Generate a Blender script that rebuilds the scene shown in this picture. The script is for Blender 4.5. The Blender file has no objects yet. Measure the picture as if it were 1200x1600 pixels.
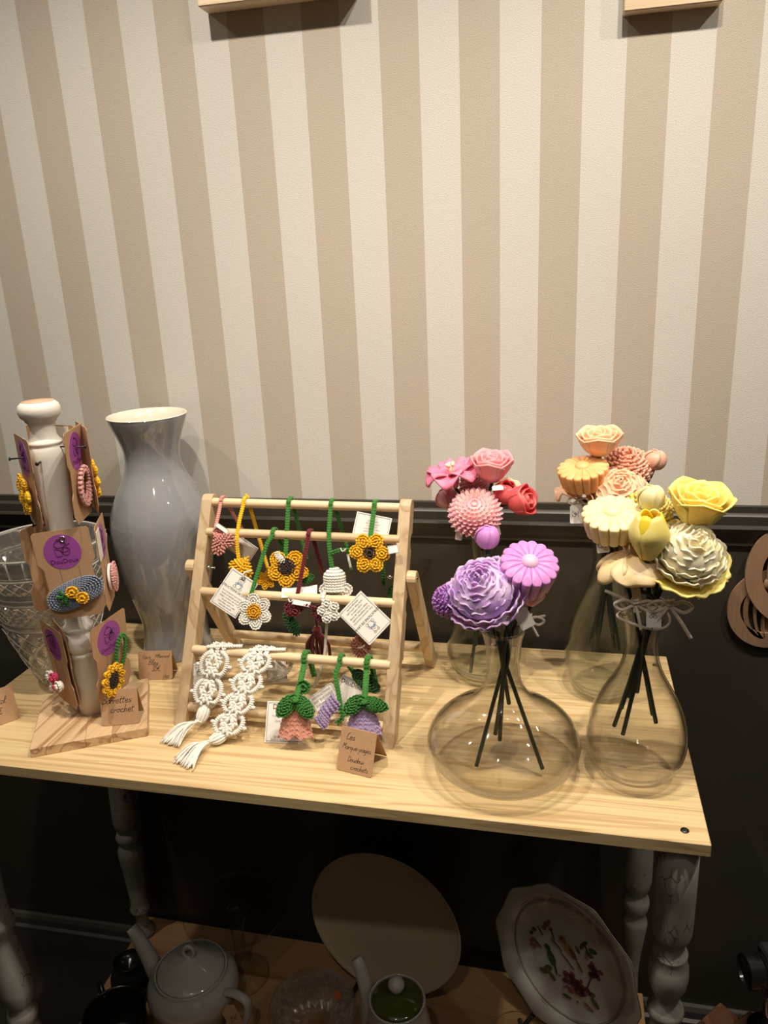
import bpy, math, random
import numpy as np
from mathutils import Matrix, Vector
random.seed(7)
PI = math.pi
SC = bpy.context.scene
COL = SC.collection
# ------------------------------------------------------------------ camera, world, lights, exposure
cam = bpy.data.objects.new('camera', bpy.data.cameras.new('camera'))
COL.objects.link(cam)
cam.data.sensor_fit = 'HORIZONTAL'; cam.data.sensor_width = 36.0; cam.data.lens = 1215.76 / 1200 * 36
CR, CU, CF = Vector((0.9785, 0.2012, -0.0462)), Vector((-0.0179, 0.3056, 0.952)), Vector((-0.2057, 0.9307, -0.3026))
CAM = Vector((0.8035, -1.2198, 1.4734))
cam.matrix_world = Matrix(((CR.x, CU.x, -CF.x, CAM.x), (CR.y, CU.y, -CF.y, CAM.y), (CR.z, CU.z, -CF.z, CAM.z), (0, 0, 0, 1)))
cam.data.clip_start = 0.02
SC.camera = cam
W = bpy.data.worlds.new('World'); SC.world = W; W.use_nodes = True
W.node_tree.nodes['Background'].inputs[0].default_value = (1.0, 0.82, 0.62, 1)
W.node_tree.nodes['Background'].inputs[1].default_value = 0.03
SC.view_settings.view_transform = 'Standard'; SC.view_settings.look = 'None'
SC.view_settings.gamma = 1; SC.view_settings.use_curve_mapping = False
SC.view_settings.exposure = 0.0
SC.cycles.use_denoising = True
SC.cycles.max_bounces = 14; SC.cycles.transparent_max_bounces = 24
SC.cycles.sample_clamp_indirect = 6.0

def spot(loc, aim, power, col=(1.0, 0.83, 0.62), angle=95, radius=0.02, blend=0.8):
    d = bpy.data.lights.new('spotlight', 'SPOT'); d.energy = power; d.color = col
    d.spot_size = math.radians(angle); d.spot_blend = blend; d.shadow_soft_size = radius
    o = bpy.data.objects.new('spotlight', d); COL.objects.link(o)
    o.location = loc; o.rotation_euler = (Vector(aim) - Vector(loc)).to_track_quat('-Z', 'Y').to_euler()
    return o
WARM = (1.0, 0.885, 0.74)
spot((0.88, -0.58, 2.36), (0.78, -0.26, 0.85), 30, WARM, 108, 0.014, 1.0)
spot((1.02, -0.55, 2.36), (0.82, -0.26, 0.85), 28, WARM, 108, 0.014, 1.0)
spot((0.30, -0.56, 2.36), (0.28, -0.26, 0.85), 42, WARM, 108, 0.018, 1.0)
spot((1.55, -0.56, 2.36), (1.25, -0.26, 0.95), 36, WARM, 100, 0.018, 1.0)
spot((-0.35, -0.58, 2.36), (-0.05, -0.22, 1.0), 20, WARM, 96, 0.018, 1.0)
spot((0.62, -1.55, 2.50), (0.48, -0.20, 1.12), 30, WARM, 38, 0.02, 1.0)
spot((1.85, -1.25, 2.45), (0.80, -0.20, 0.6), 11, WARM, 60, 0.02, 1.0)
ar = bpy.data.lights.new('room_glow', 'AREA'); ar.energy = 3.2; ar.color = (1.0, 0.86, 0.70); ar.shape = 'RECTANGLE'; ar.size = 2.4; ar.size_y = 1.6
ao = bpy.data.objects.new('room_glow', ar); COL.objects.link(ao); ao.location = (0.9, -2.0, 2.66)

# ------------------------------------------------------------------ materials
MATS = {}
def newmat(name):
    m = bpy.data.materials.new(name); m.use_nodes = True
    nt = m.node_tree; b = nt.nodes['Principled BSDF']
    return m, nt, b
def ND(nt, t, **kw):
    n = nt.nodes.new(t)
    for k, v in kw.items():
        if k in n.inputs: n.inputs[k].default_value = v
        else: setattr(n, k, v)
    return n
def coord(nt, scale=(1, 1, 1), rand=False, kind='Object', rot=(0, 0, 0)):
    tc = nt.nodes.new('ShaderNodeTexCoord'); mp = nt.nodes.new('ShaderNodeMapping')
    mp.inputs['Scale'].default_value = scale; mp.inputs['Rotation'].default_value = rot
    nt.links.new(tc.outputs[kind], mp.inputs['Vector'])
    if rand:
        oi = nt.nodes.new('ShaderNodeObjectInfo'); mm = nt.nodes.new('ShaderNodeMath'); mm.operation = 'MULTIPLY'; mm.inputs[1].default_value = 13.7
        nt.links.new(oi.outputs['Random'], mm.inputs[0]); nt.links.new(mm.outputs[0], mp.inputs['Location'])
    return mp.outputs[0]
def ramp(nt, fac, stops):
    r = nt.nodes.new('ShaderNodeValToRGB'); el = r.color_ramp.elements
    while len(el) < len(stops): el.new(0.5)
    for e, (p, c) in zip(el, stops): e.position = p; e.color = (*c, 1) if len(c) == 3 else c
    nt.links.new(fac, r.inputs[0]); return r.outputs[0]
def bump(nt, b, h, strength=0.3, dist=0.001):
    n = ND(nt, 'ShaderNodeBump', Strength=strength, Distance=dist)
    nt.links.new(h, n.inputs['Height']); nt.links.new(n.outputs[0], b.inputs['Normal'])
def plain(name, col, rough=0.5, metal=0.0, col2=None, nscale=40.0, sss=0.0, bumps=0.0, coat=0.0, bscale=200.0, spec=0.5):
    m, nt, b = newmat(name)
    b.inputs['Roughness'].default_value = rough; b.inputs['Metallic'].default_value = metal
    b.inputs['Specular IOR Level'].default_value = spec
    b.inputs['Base Color'].default_value = (*col, 1)
    if col2:
        n = ND(nt, 'ShaderNodeTexNoise', Scale=nscale, Detail=3.0)
        nt.links.new(coord(nt), n.inputs['Vector'])
        nt.links.new(ramp(nt, n.outputs[0], [(0.35, col), (0.65, col2)]), b.inputs['Base Color'])
    if sss:
        b.inputs['Subsurface Weight'].default_value = sss; b.inputs['Subsurface Radius'].default_value = (1.0, 0.6, 0.4); b.inputs['Subsurface Scale'].default_value = 0.006
    if coat: b.inputs['Coat Weight'].default_value = coat; b.inputs['Coat Roughness'].default_value = 0.04
    if bumps:
        n = ND(nt, 'ShaderNodeTexNoise', Scale=bscale, Detail=4.0)
        nt.links.new(coord(nt), n.inputs['Vector']); bump(nt, b, n.outputs[0], bumps, 0.001)
    return m
def wood(name, light, dark, ring=26.0, axis='X', rough=0.42, grain=0.15, tone=None, wavy=4.0, knots=False):
    m, nt, b = newmat(name)
    s = {'X': (1.3, ring, ring), 'Y': (ring, 1.3, ring), 'Z': (ring, ring, 1.3)}[axis]
    v = coord(nt, s, rand=True)
    n1 = ND(nt, 'ShaderNodeTexNoise', Scale=0.8, Detail=2.0, Distortion=0.6)
    nt.links.new(v, n1.inputs['Vector'])
    w = ND(nt, 'ShaderNodeMath', operation='MULTIPLY'); w.inputs[1].default_value = wavy; nt.links.new(n1.outputs[0], w.inputs[0])
    fr = ND(nt, 'ShaderNodeMath', operation='FRACT'); nt.links.new(w.outputs[0], fr.inputs[0])
    s2 = {'X': (5, 260, 260), 'Y': (260, 5, 260), 'Z': (260, 260, 5)}[axis]
    n2 = ND(nt, 'ShaderNodeTexNoise', Scale=1.0, Detail=3.0); nt.links.new(coord(nt, s2, rand=True), n2.inputs['Vector'])
    c1 = ramp(nt, fr.outputs[0], [(0.0, light), (0.55, light), (0.9, dark), (1.0, light)])
    mx = ND(nt, 'ShaderNodeMixRGB', blend_type='MULTIPLY'); mx.inputs[0].default_value = grain * 3
    c2 = ramp(nt, n2.outputs[0], [(0.3, (0.62, 0.55, 0.45)), (0.6, (1, 1, 1))])
    nt.links.new(c1, mx.inputs[1]); nt.links.new(c2, mx.inputs[2])
    out = mx.outputs[0]
    oi = nt.nodes.new('ShaderNodeObjectInfo')
    hs = ND(nt, 'ShaderNodeHueSaturation'); mr = ND(nt, 'ShaderNodeMapRange'); mr.inputs[3].default_value = 0.86; mr.inputs[4].default_value = 1.08
    nt.links.new(oi.outputs['Random'], mr.inputs[0]); nt.links.new(mr.outputs[0], hs.inputs['Value']); nt.links.new(out, hs.inputs['Color'])
    out = hs.outputs[0]
    if knots:
        vo = ND(nt, 'ShaderNodeTexVoronoi', Scale=1.0, Randomness=1.0); nt.links.new(coord(nt, (3.2, 8.0, 8.0), rand=True), vo.inputs['Vector'])
        kr = ramp(nt, vo.outputs['Distance'], [(0.0, (1, 1, 1)), (0.05, (0.8, 0.8, 0.8)), (0.13, (0, 0, 0))])
        km = ND(nt, 'ShaderNodeMixRGB'); km.inputs[2].default_value = (0.30, 0.13, 0.05, 1)
        mu = ND(nt, 'ShaderNodeMath', operation='MULTIPLY'); mu.inputs[1].default_value = 0.75
        nt.links.new(kr, mu.inputs[0]); nt.links.new(mu.outputs[0], km.inputs[0]); nt.links.new(out, km.inputs[1]); out = km.outputs[0]
    nt.links.new(out, b.inputs['Base Color']); b.inputs['Roughness'].default_value = rough
    bump(nt, b, n2.outputs[0], 0.12, 0.0006)
    return m
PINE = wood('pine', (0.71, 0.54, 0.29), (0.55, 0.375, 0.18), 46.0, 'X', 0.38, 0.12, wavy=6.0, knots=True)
PINE_END = wood('pine_block', (0.66, 0.46, 0.27), (0.36, 0.19, 0.09), 30.0, 'Y', 0.45, 0.12, wavy=6.0)
PINE_Z = wood('pine_upright', (0.66, 0.50, 0.31), (0.50, 0.34, 0.18), 26.0, 'Z', 0.45, 0.08)
DOWEL = wood('dowel_wood', (0.80, 0.62, 0.40), (0.68, 0.47, 0.26), 14.0, 'X', 0.45, 0.06)
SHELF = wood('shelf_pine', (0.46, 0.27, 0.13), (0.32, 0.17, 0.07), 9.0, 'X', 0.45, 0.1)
FRAMEW = wood('frame_wood', (0.80, 0.66, 0.48), (0.70, 0.54, 0.36), 20.0, 'X', 0.5, 0.1)
BROWNW = wood('brown_wood', (0.16, 0.07, 0.035), (0.07, 0.03, 0.015), 14.0, 'Y', 0.4, 0.1)
WALNUT = wood('plywood_brown', (0.34, 0.21, 0.13), (0.24, 0.14, 0.085), 12.0, 'Z', 0.5, 0.1)
KRAFT = plain('kraft_card', (0.46, 0.275, 0.15), 0.75, col2=(0.50, 0.30, 0.165), nscale=300, bumps=0.1)
PAPER = plain('white_paper', (0.80, 0.77, 0.72), 0.7)
INK = plain('ink', (0.03, 0.025, 0.025), 0.6)
INKRED = plain('dark_red_ink', (0.20, 0.03, 0.05), 0.6)
INKGREY = plain('grey_ink', (0.18, 0.17, 0.17), 0.7)
INKBLUE = plain('pale_blue_ink', (0.20, 0.32, 0.50), 0.7)
PINKINK = plain('coral_ink', (0.75, 0.28, 0.26), 0.7)
STICK = plain('violet_sticker', (0.34, 0.08, 0.36), 0.32)
STICKINK = plain('plum_ink', (0.10, 0.01, 0.09), 0.5)
NAILM = plain('dark_nail', (0.05, 0.045, 0.045), 0.35, 0.8)
STEEL = plain('steel', (0.6, 0.58, 0.55), 0.25, 1.0)
POSTW = plain('chalk_white_paint', (0.78, 0.75, 0.68), 0.5, col2=(0.82, 0.79, 0.72), nscale=25, bumps=0.25, bscale=60)
VASEG = plain('grey_glaze', (0.255, 0.265, 0.28), 0.06, coat=0.7, col2=(0.275, 0.285, 0.30), nscale=6)
VASEI = plain('cream_glaze', (0.75, 0.70, 0.60), 0.15, coat=0.4)
PORC = plain('porcelain', (0.50, 0.49, 0.45), 0.12, coat=0.5)
PORC2 = plain('cream_porcelain', (0.50, 0.42, 0.29), 0.14, coat=0.4)
GREENL = plain('olive_glaze', (0.07, 0.085, 0.02), 0.12, coat=0.6)
GILT = plain('gilt_line', (0.25, 0.20, 0.12), 0.4, 0.4)
BLACKM = plain('black_enamel', (0.012, 0.012, 0.012), 0.2)
LEATHER = plain('black_leather', (0.02, 0.02, 0.02), 0.5, bumps=0.4, bscale=300)
DADO = plain('dado_paint', (0.040, 0.035, 0.028), 0.42, bumps=0.08, bscale=90)
CEIL = plain('ceiling_paint', (0.5, 0.48, 0.44), 0.9)
FARW = plain('far_wall_paint', (0.45, 0.40, 0.33), 0.8)
STEM = plain('stem_green', (0.018, 0.03, 0.022), 0.35, col2=(0.03, 0.04, 0.03))
TWINE = plain('twine', (0.74, 0.67, 0.60), 0.9)
def yarn(name, c, c2=None):
    m = plain(name, c, 0.85, col2=c2 or tuple(min(1, x * 0.75) for x in c), nscale=250, bumps=0.5, bscale=900, spec=0.2)
    m.node_tree.nodes['Principled BSDF'].inputs['Sheen Weight'].default_value = 0.25
    return m
Y_YEL = yarn('yellow_yarn', (0.90, 0.55, 0.01), (0.86, 0.46, 0.008)); Y_GRN = yarn('green_yarn', (0.045, 0.22, 0.03)); Y_DGRN = yarn('dark_green_yarn', (0.03, 0.13, 0.03))
Y_WHT = yarn('white_yarn', (0.88, 0.86, 0.80), (0.82, 0.79, 0.73)); Y_BRN = yarn('brown_yarn', (0.045, 0.022, 0.018)); Y_PNK = yarn('pink_yarn', (0.68, 0.31, 0.27))
Y_SAL = yarn('salmon_yarn', (0.72, 0.33, 0.25)); Y_RED = yarn('dark_red_yarn', (0.16, 0.014, 0.018)); Y_LIL = yarn('lilac_yarn', (0.45, 0.34, 0.58))
Y_BLU = yarn('blue_grey_yarn', (0.24, 0.29, 0.40)); Y_ROSE = yarn('rose_yarn', (0.75, 0.38, 0.35)); Y_HOT = yarn('hot_pink_yarn', (0.78, 0.05, 0.20)); Y_ORG = yarn('amber_yarn', (0.84, 0.43, 0.01))
def wax(name, c, c2): return plain(name, c, 0.42, col2=c2, nscale=45, sss=0.4)
WX = dict(
    pink=wax('pink_wax', (0.86, 0.33, 0.37), (0.88, 0.38, 0.42)), hot=wax('hot_pink_wax', (0.85, 0.20, 0.36), (0.86, 0.30, 0.44)),
    coral=wax('coral_wax', (0.82, 0.09, 0.11), (0.85, 0.16, 0.16)), blush=wax('blush_wax', (0.86, 0.38, 0.44), (0.88, 0.46, 0.50)), palepink=wax('pale_pink_wax', (0.90, 0.58, 0.55), (0.90, 0.66, 0.62)),
    cream=wax('cream_wax', (0.90, 0.72, 0.50), (0.90, 0.76, 0.60)), mauve=wax('mauve_wax', (0.72, 0.30, 0.36), (0.76, 0.36, 0.42)),
    violet=wax('violet_wax', (0.60, 0.24, 0.60), (0.66, 0.30, 0.66)), lilac=wax('lilac_wax', (0.44, 0.25, 0.60), (0.68, 0.52, 0.74)), purple=wax('purple_wax', (0.36, 0.15, 0.50), (0.42, 0.20, 0.56)),
    vpale=wax('pale_violet_wax', (0.72, 0.45, 0.68), (0.78, 0.52, 0.72)),
    peach=wax('peach_wax', (0.90, 0.55, 0.36), (0.90, 0.60, 0.42)), orange=wax('orange_peach_wax', (0.90, 0.45, 0.16), (0.90, 0.52, 0.24)), salmon=wax('salmon_wax', (0.90, 0.42, 0.30), (0.90, 0.50, 0.38)),
    peachy=wax('soft_peach_wax', (0.88, 0.50, 0.30), (0.88, 0.62, 0.44)),
    yellow=wax('yellow_wax', (0.88, 0.69, 0.17), (0.90, 0.74, 0.24)), pale=wax('pale_yellow_wax', (0.88, 0.74, 0.38), (0.88, 0.78, 0.45)), bright=wax('bright_yellow_wax', (0.88, 0.60, 0.02), (0.90, 0.66, 0.05)),
    ivory=wax('ivory_wax', (0.90, 0.84, 0.66), (0.90, 0.80, 0.50)), straw=wax('straw_wax', (0.80, 0.64, 0.16), (0.84, 0.68, 0.26)), sand=wax('sand_wax', (0.84, 0.66, 0.34), (0.86, 0.62, 0.40)))
def glassmat(name, tint=(0.955, 0.952, 0.94), edge=(0.46, 0.45, 0.41), ior=1.45):
    m = bpy.data.materials.new(name); m.use_nodes = True; nt = m.node_tree; nt.nodes.clear()
    out = nt.nodes.new('ShaderNodeOutputMaterial'); tr = nt.nodes.new('ShaderNodeBsdfTransparent'); gl = nt.nodes.new('ShaderNodeBsdfGlossy')
    gl.inputs['Roughness'].default_value = 0.03; gl.inputs['Color'].default_value = (1, 1, 1, 1)
    lw = ND(nt, 'ShaderNodeLayerWeight', Blend=0.5)
    pw = ND(nt, 'ShaderNodeMath', operation='POWER'); pw.inputs[1].default_value = 3.3; nt.links.new(lw.outputs['Facing'], pw.inputs[0])
    ma = ND(nt, 'ShaderNodeMath', operation='MULTIPLY_ADD'); ma.inputs[1].default_value = 0.95; ma.inputs[2].default_value = 0.032; nt.links.new(pw.outputs[0], ma.inputs[0])
    nt.links.new(ramp(nt, lw.outputs['Facing'], [(0.0, tint), (0.50, tint), (0.98, edge)]), tr.inputs['Color'])
    mx = nt.nodes.new('ShaderNodeMixShader'); nt.links.new(ma.outputs[0], mx.inputs[0]); nt.links.new(tr.outputs[0], mx.inputs[1]); nt.links.new(gl.outputs[0], mx.inputs[2])
    nt.links.new(mx.outputs[0], out.inputs[0]); return m
GLASS = glassmat('clear_glass'); GLASSG = glassmat('smoky_glass', (0.925, 0.935, 0.915), (0.42, 0.44, 0.40))
def crystalmat(name, white=0.09, gloss=0.30):
    m = bpy.data.materials.new(name); m.use_nodes = True; nt = m.node_tree; nt.nodes.clear()
    out = nt.nodes.new('ShaderNodeOutputMaterial'); tr = nt.nodes.new('ShaderNodeBsdfTransparent'); g = nt.nodes.new('ShaderNodeBsdfGlass'); gl = nt.nodes.new('ShaderNodeBsdfGlossy')
    tr.inputs[0].default_value = (0.82, 0.81, 0.77, 1); g.inputs['IOR'].default_value = 1.5; g.inputs['Roughness'].default_value = 0.02; gl.inputs['Roughness'].default_value = 0.10; gl.inputs['Color'].default_value = (0.95, 0.94, 0.92, 1); df = nt.nodes.new('ShaderNodeBsdfDiffuse'); df.inputs[0].default_value = (0.62, 0.61, 0.58, 1); m4 = nt.nodes.new('ShaderNodeMixShader'); m4.inputs[0].default_value = white  # diffuse white share paints in the brightness of lit facets
    mx = nt.nodes.new('ShaderNodeMixShader'); mx.inputs[0].default_value = 0.35; m3 = nt.nodes.new('ShaderNodeMixShader'); m3.inputs[0].default_value = gloss
    nt.links.new(tr.outputs[0], mx.inputs[1]); nt.links.new(g.outputs[0], mx.inputs[2]); nt.links.new(mx.outputs[0], m3.inputs[1]); nt.links.new(gl.outputs[0], m3.inputs[2]); nt.links.new(m3.outputs[0], m4.inputs[1]); nt.links.new(df.outputs[0], m4.inputs[2]); nt.links.new(m4.outputs[0], out.inputs[0]); return m
CRYSTAL = crystalmat('cut_crystal'); CRYSTAL2 = crystalmat('cut_bowl_glass', 0.03, 0.12)  # bowl copy holds less painted brightness, for its dark spot on the shelf
def wallpaper():
    m, nt, b = newmat('striped_wallpaper')
    tc = nt.nodes.new('ShaderNodeTexCoord'); sx = nt.nodes.new('ShaderNodeSeparateXYZ'); nt.links.new(tc.outputs['Object'], sx.inputs[0])
    d = ND(nt, 'ShaderNodeMath', operation='DIVIDE'); d.inputs[1].default_value = 0.112; nt.links.new(sx.outputs['X'], d.inputs[0])
    f = ND(nt, 'ShaderNodeMath', operation='FRACT'); nt.links.new(d.outputs[0], f.inputs[0])
    g = ND(nt, 'ShaderNodeMath', operation='LESS_THAN'); g.inputs[1].default_value = 0.5; nt.links.new(f.outputs[0], g.inputs[0])
    n = ND(nt, 'ShaderNodeTexNoise', Scale=620.0, Detail=3.0); nt.links.new(coord(nt, (1, 1, 1)), n.inputs['Vector'])
    n3 = ND(nt, 'ShaderNodeTexNoise', Scale=3.0, Detail=2.0); nt.links.new(coord(nt, (1, 1, 1)), n3.inputs['Vector'])
    mx = ND(nt, 'ShaderNodeMixRGB'); nt.links.new(g.outputs[0], mx.inputs[0]); mx.inputs[1].default_value = (0.69, 0.67, 0.625, 1); mx.inputs[2].default_value = (0.535, 0.475, 0.395, 1)
    m2 = ND(nt, 'ShaderNodeMixRGB', blend_type='MULTIPLY'); m2.inputs[0].default_value = 1.0
    nt.links.new(mx.outputs[0], m2.inputs[1]); nt.links.new(ramp(nt, n.outputs[0], [(0.3, (0.86, 0.86, 0.86)), (0.7, (1, 1, 1))]), m2.inputs[2])
    nt.links.new(m2.outputs[0], b.inputs['Base Color'])
    b.inputs['Roughness'].default_value = 0.55; b.inputs['Specular IOR Level'].default_value = 0.35
    vo = ND(nt, 'ShaderNodeTexVoronoi', Scale=9.0, Randomness=1.0); nt.links.new(coord(nt, (1, 1, 1)), vo.inputs['Vector'])
    bl = ramp(nt, vo.outputs['Distance'], [(0.0, (1, 1, 1)), (0.045, (0, 0, 0))])
    ad = ND(nt, 'ShaderNodeMath', operation='MULTIPLY_ADD'); ad.inputs[1].default_value = 0.7; nt.links.new(bl, ad.inputs[0]); nt.links.new(n.outputs[0], ad.inputs[2])
    bump(nt, b, ad.outputs[0], 0.5, 0.0010)
    return m
WALLP = wallpaper()
def legpaint():
    m, nt, b = newmat('crackled_grey_paint')
    n = ND(nt, 'ShaderNodeTexNoise', Scale=18.0, Detail=5.0); nt.links.new(coord(nt, (1, 1, 0.6)), n.inputs['Vector'])
    c = ramp(nt, n.outputs[0], [(0.3, (0.24, 0.225, 0.195)), (0.6, (0.33, 0.315, 0.28))])
    vo = ND(nt, 'ShaderNodeTexVoronoi', Scale=95.0, feature='DISTANCE_TO_EDGE'); nt.links.new(coord(nt, (1, 1, 0.4)), vo.inputs['Vector'])
    n2 = ND(nt, 'ShaderNodeTexNoise', Scale=30.0, Detail=2.0); nt.links.new(coord(nt), n2.inputs['Vector'])
    k = ramp(nt, vo.outputs['Distance'], [(0.0, (1, 1, 1)), (0.05, (0, 0, 0))]); k2 = ramp(nt, n2.outputs[0], [(0.54, (0, 0, 0)), (0.62, (1, 1, 1))])
    mu = ND(nt, 'ShaderNodeMath', operation='MULTIPLY'); nt.links.new(k, mu.inputs[0]); nt.links.new(k2, mu.inputs[1])
    mx = ND(nt, 'ShaderNodeMixRGB'); nt.links.new(mu.outputs[0], mx.inputs[0]); nt.links.new(c, mx.inputs[1]); mx.inputs[2].default_value = (0.04, 0.03, 0.02, 1)
    nt.links.new(mx.outputs[0], b.inputs['Base Color']); b.inputs['Roughness'].default_value = 0.6
    bump(nt, b, n.outputs[0], 0.3, 0.002); return m
LEGP = legpaint()

# ------------------------------------------------------------------ mesh builder (world-space vertices, optional local frame)
def V3(*a): return np.array(a, float)
def nrm(v):
    v = np.asarray(v, float); l = np.linalg.norm(v); return v / l if l > 1e-12 else v
def frame(o, face, roll=0.0, up=(0, 0, 1)):
    """4x4: local +Z looks along face, +Y is up (rolled), +X right as seen by someone the face looks at"""
    z = nrm(face); x = nrm(np.cross(up, z))
    if np.linalg.norm(np.cross(up, z)) < 1e-6: x = V3(1, 0, 0)
    y = np.cross(z, x); c, s = math.cos(roll), math.sin(roll)
    x2, y2 = c * x + s * y, -s * x + c * y
    M = np.eye(4); M[:3, 0] = x2; M[:3, 1] = y2; M[:3, 2] = z; M[:3, 3] = o; return M
def rotz(o, a):
    M = np.eye(4); M[0, 0] = M[1, 1] = math.cos(a); M[0, 1] = -math.sin(a); M[1, 0] = math.sin(a); M[:3, 3] = o; return M
def RX(a):
    M = np.eye(4); M[1, 1] = M[2, 2] = math.cos(a); M[1, 2] = -math.sin(a); M[2, 1] = math.sin(a); return M
def RY(a):
    M = np.eye(4); M[0, 0] = M[2, 2] = math.cos(a); M[0, 2] = math.sin(a); M[2, 0] = -math.sin(a); return M
def RZ(a): return rotz((0, 0, 0), a)
def T(x, y, z): M = np.eye(4); M[:3, 3] = (x, y, z); return M
def sph_template(nu, nv):
    vs = [(0, 0, 1)]
    for j in range(1, nv):
        p = PI * j / nv
        for i in range(nu):
            t = 2 * PI * (i + 0.5 * (j % 2)) / nu; vs.append((math.sin(p) * math.cos(t), math.sin(p) * math.sin(t), math.cos(p)))
    vs.append((0, 0, -1)); fs = []
    for i in range(nu): fs.append((0, 1 + i, 1 + (i + 1) % nu))
    for j in range(nv - 2):
        a = 1 + j * nu; b = a + nu
        for i in range(nu): fs.append((a + i, b + i, b + (i + 1) % nu, a + (i + 1) % nu))
    a = 1 + (nv - 2) * nu; e = len(vs) - 1
    for i in range(nu): fs.append((a + i, e, a + (i + 1) % nu))
    return np.array(vs), fs
ST_V, ST_F = sph_template(6, 4)
def catmull(pts, n=6, closed=False):
    pts = [np.asarray(p, float) for p in pts]; out = []; m = len(pts)
    rng = range(m if closed else m - 1)
    for i in rng:
        if closed: p0, p1, p2, p3 = pts[(i - 1) % m], pts[i], pts[(i + 1) % m], pts[(i + 2) % m]
        else: p0, p1, p2, p3 = pts[max(i - 1, 0)], pts[i], pts[i + 1], pts[min(i + 2, m - 1)]
        for k in range(n):
            t = k / n
            out.append(0.5 * ((2 * p1) + (-p0 + p2) * t + (2 * p0 - 5 * p1 + 4 * p2 - p3) * t * t + (-p0 + 3 * p1 - 3 * p2 + p3) * t ** 3))
    if not closed: out.append(pts[-1])
    return out
def resample(pts, step):
    pts = [np.asarray(p, float) for p in pts]; d = [0]
    for a, b in zip(pts, pts[1:]): d.append(d[-1] + np.linalg.norm(b - a))
    n = max(2, int(round(d[-1] / step))); out = []; j = 0
    for i in range(n + 1):
        s = d[-1] * i / n
        while j < len(pts) - 2 and d[j + 1] < s: j += 1
        t = (s - d[j]) / max(d[j + 1] - d[j], 1e-12); out.append(pts[j] * (1 - t) + pts[j + 1] * t)
    return out
class MB:
    def __init__(s, M=None): s.v = []; s.f = []; s.n = 0; s.M = np.eye(4) if M is None else M
    def add(s, vs, fs):
        vs = np.asarray(vs, float); vs = vs @ s.M[:3, :3].T + s.M[:3, 3]
        b = s.n; s.v.append(vs); s.f += [tuple(i + b for i in f) for f in fs]; s.n += len(vs); return s
    def box(s, x0, x1, y0, y1, z0, z1, bev=0.0):
        if bev <= 0:
            s.add([(x0, y0, z0), (x1, y0, z0), (x1, y1, z0), (x0, y1, z0), (x0, y0, z1), (x1, y0, z1), (x1, y1, z1), (x0, y1, z1)],
                  [(3, 2, 1, 0), (4, 5, 6, 7), (0, 1, 5, 4), (1, 2, 6, 5), (2, 3, 7, 6), (3, 0, 4, 7)]); return s
        b = bev; vs = []; idx = {}
        for cx, sx in ((x0, 1), (x1, -1)):
            for cy, sy in ((y0, 1), (y1, -1)):
                for cz, sz in ((z0, 1), (z1, -1)):
                    k = (sx, sy, sz)
                    for a in range(3):
                        o = [cx + sx * b, cy + sy * b, cz + sz * b]; o[a] = (cx, cy, cz)[a]; idx[k, a] = len(vs); vs.append(o)
        fs = []
        for a in range(3):
            u, w = [q for q in range(3) if q != a]
            for sg in (1, -1):
                loop = []
                for su, sw in ((1, 1), (-1, 1), (-1, -1), (1, -1)):
                    k = [0, 0, 0]; k[a] = sg; k[u] = su; k[w] = sw; loop.append(idx[tuple(k), a])
                fs.append(tuple(loop))
            for su in (1, -1):
                for sw in (1, -1):
                    k1 = [0, 0, 0]; k1[u] = su; k1[w] = sw; k1[a] = 1; k2 = list(k1); k2[a] = -1
                    fs.append((idx[tuple(k1), u], idx[tuple(k2), u], idx[tuple(k2), w], idx[tuple(k1), w]))
        for k in [(a_, b_, c_) for a_ in (1, -1) for b_ in (1, -1) for c_ in (1, -1)]: fs.append((idx[k, 0], idx[k, 1], idx[k, 2]))
        s.add(vs, fs); return s
    def lathe(s, prof, n=48, cap0=True, cap1=True, fn=None):
        """prof list of (r, z)"""
        vs = []; fs = []
        for j, (r, z) in enumerate(prof):
            for i in range(n):
                t = 2 * PI * i / n; rr = r if fn is None else r * fn(t, z, j); vs.append((rr * math.cos(t), rr * math.sin(t), z))
        for j in range(len(prof) - 1):
            for i in range(n): a = j * n + i; b = j * n + (i + 1) % n; fs.append((a, b, b + n, a + n))
        if cap0: fs.append(tuple(range(n - 1, -1, -1)))
        if cap1: k = (len(prof) - 1) * n; fs.append(tuple(range(k, k + n)))
        s.add(vs, fs); return s
    def tube(s, pts, r, n=8, cap=True, closed=False, flat=1.0):
        pts = [np.asarray(p, float) for p in pts]; m = len(pts); rs = r if hasattr(r, '__len__') else [r] * m
        vs = []; fs = []; u = None
        for i in range(m):
            if closed: t = nrm(pts[(i + 1) % m] - pts[i - 1])
            else: t = nrm(pts[min(i + 1, m - 1)] - pts[max(i - 1, 0)])
            if u is None:
                u = np.cross(t, (0, 0, 1))
                if np.linalg.norm(u) < 0.1: u = np.cross(t, (0, 1, 0))
            u = nrm(u - t * (u @ t)); w = np.cross(t, u)
            for k in range(n): a = 2 * PI * k / n; vs.append(pts[i] + rs[i] * (math.cos(a) * u + flat * math.sin(a) * w))
        L = m if closed else m - 1
        for i in range(L):
            for k in range(n):
                a = i * n + k; b = i * n + (k + 1) % n; c = ((i + 1) % m) * n
                fs.append((a, b, c + (k + 1) % n, c + k))
        if cap and not closed: fs.append(tuple(range(n - 1, -1, -1))); fs.append(tuple(range((m - 1) * n, m * n)))
        s.add(vs, fs); return s
    def ell(s, c, ax, tmpl=None):
        """ellipsoid; ax = 3 scaled axis vectors"""
        V, F = tmpl or (ST_V, ST_F); A = np.array(ax, float); s.add(V @ A + np.asarray(c, float), F); return s
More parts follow.
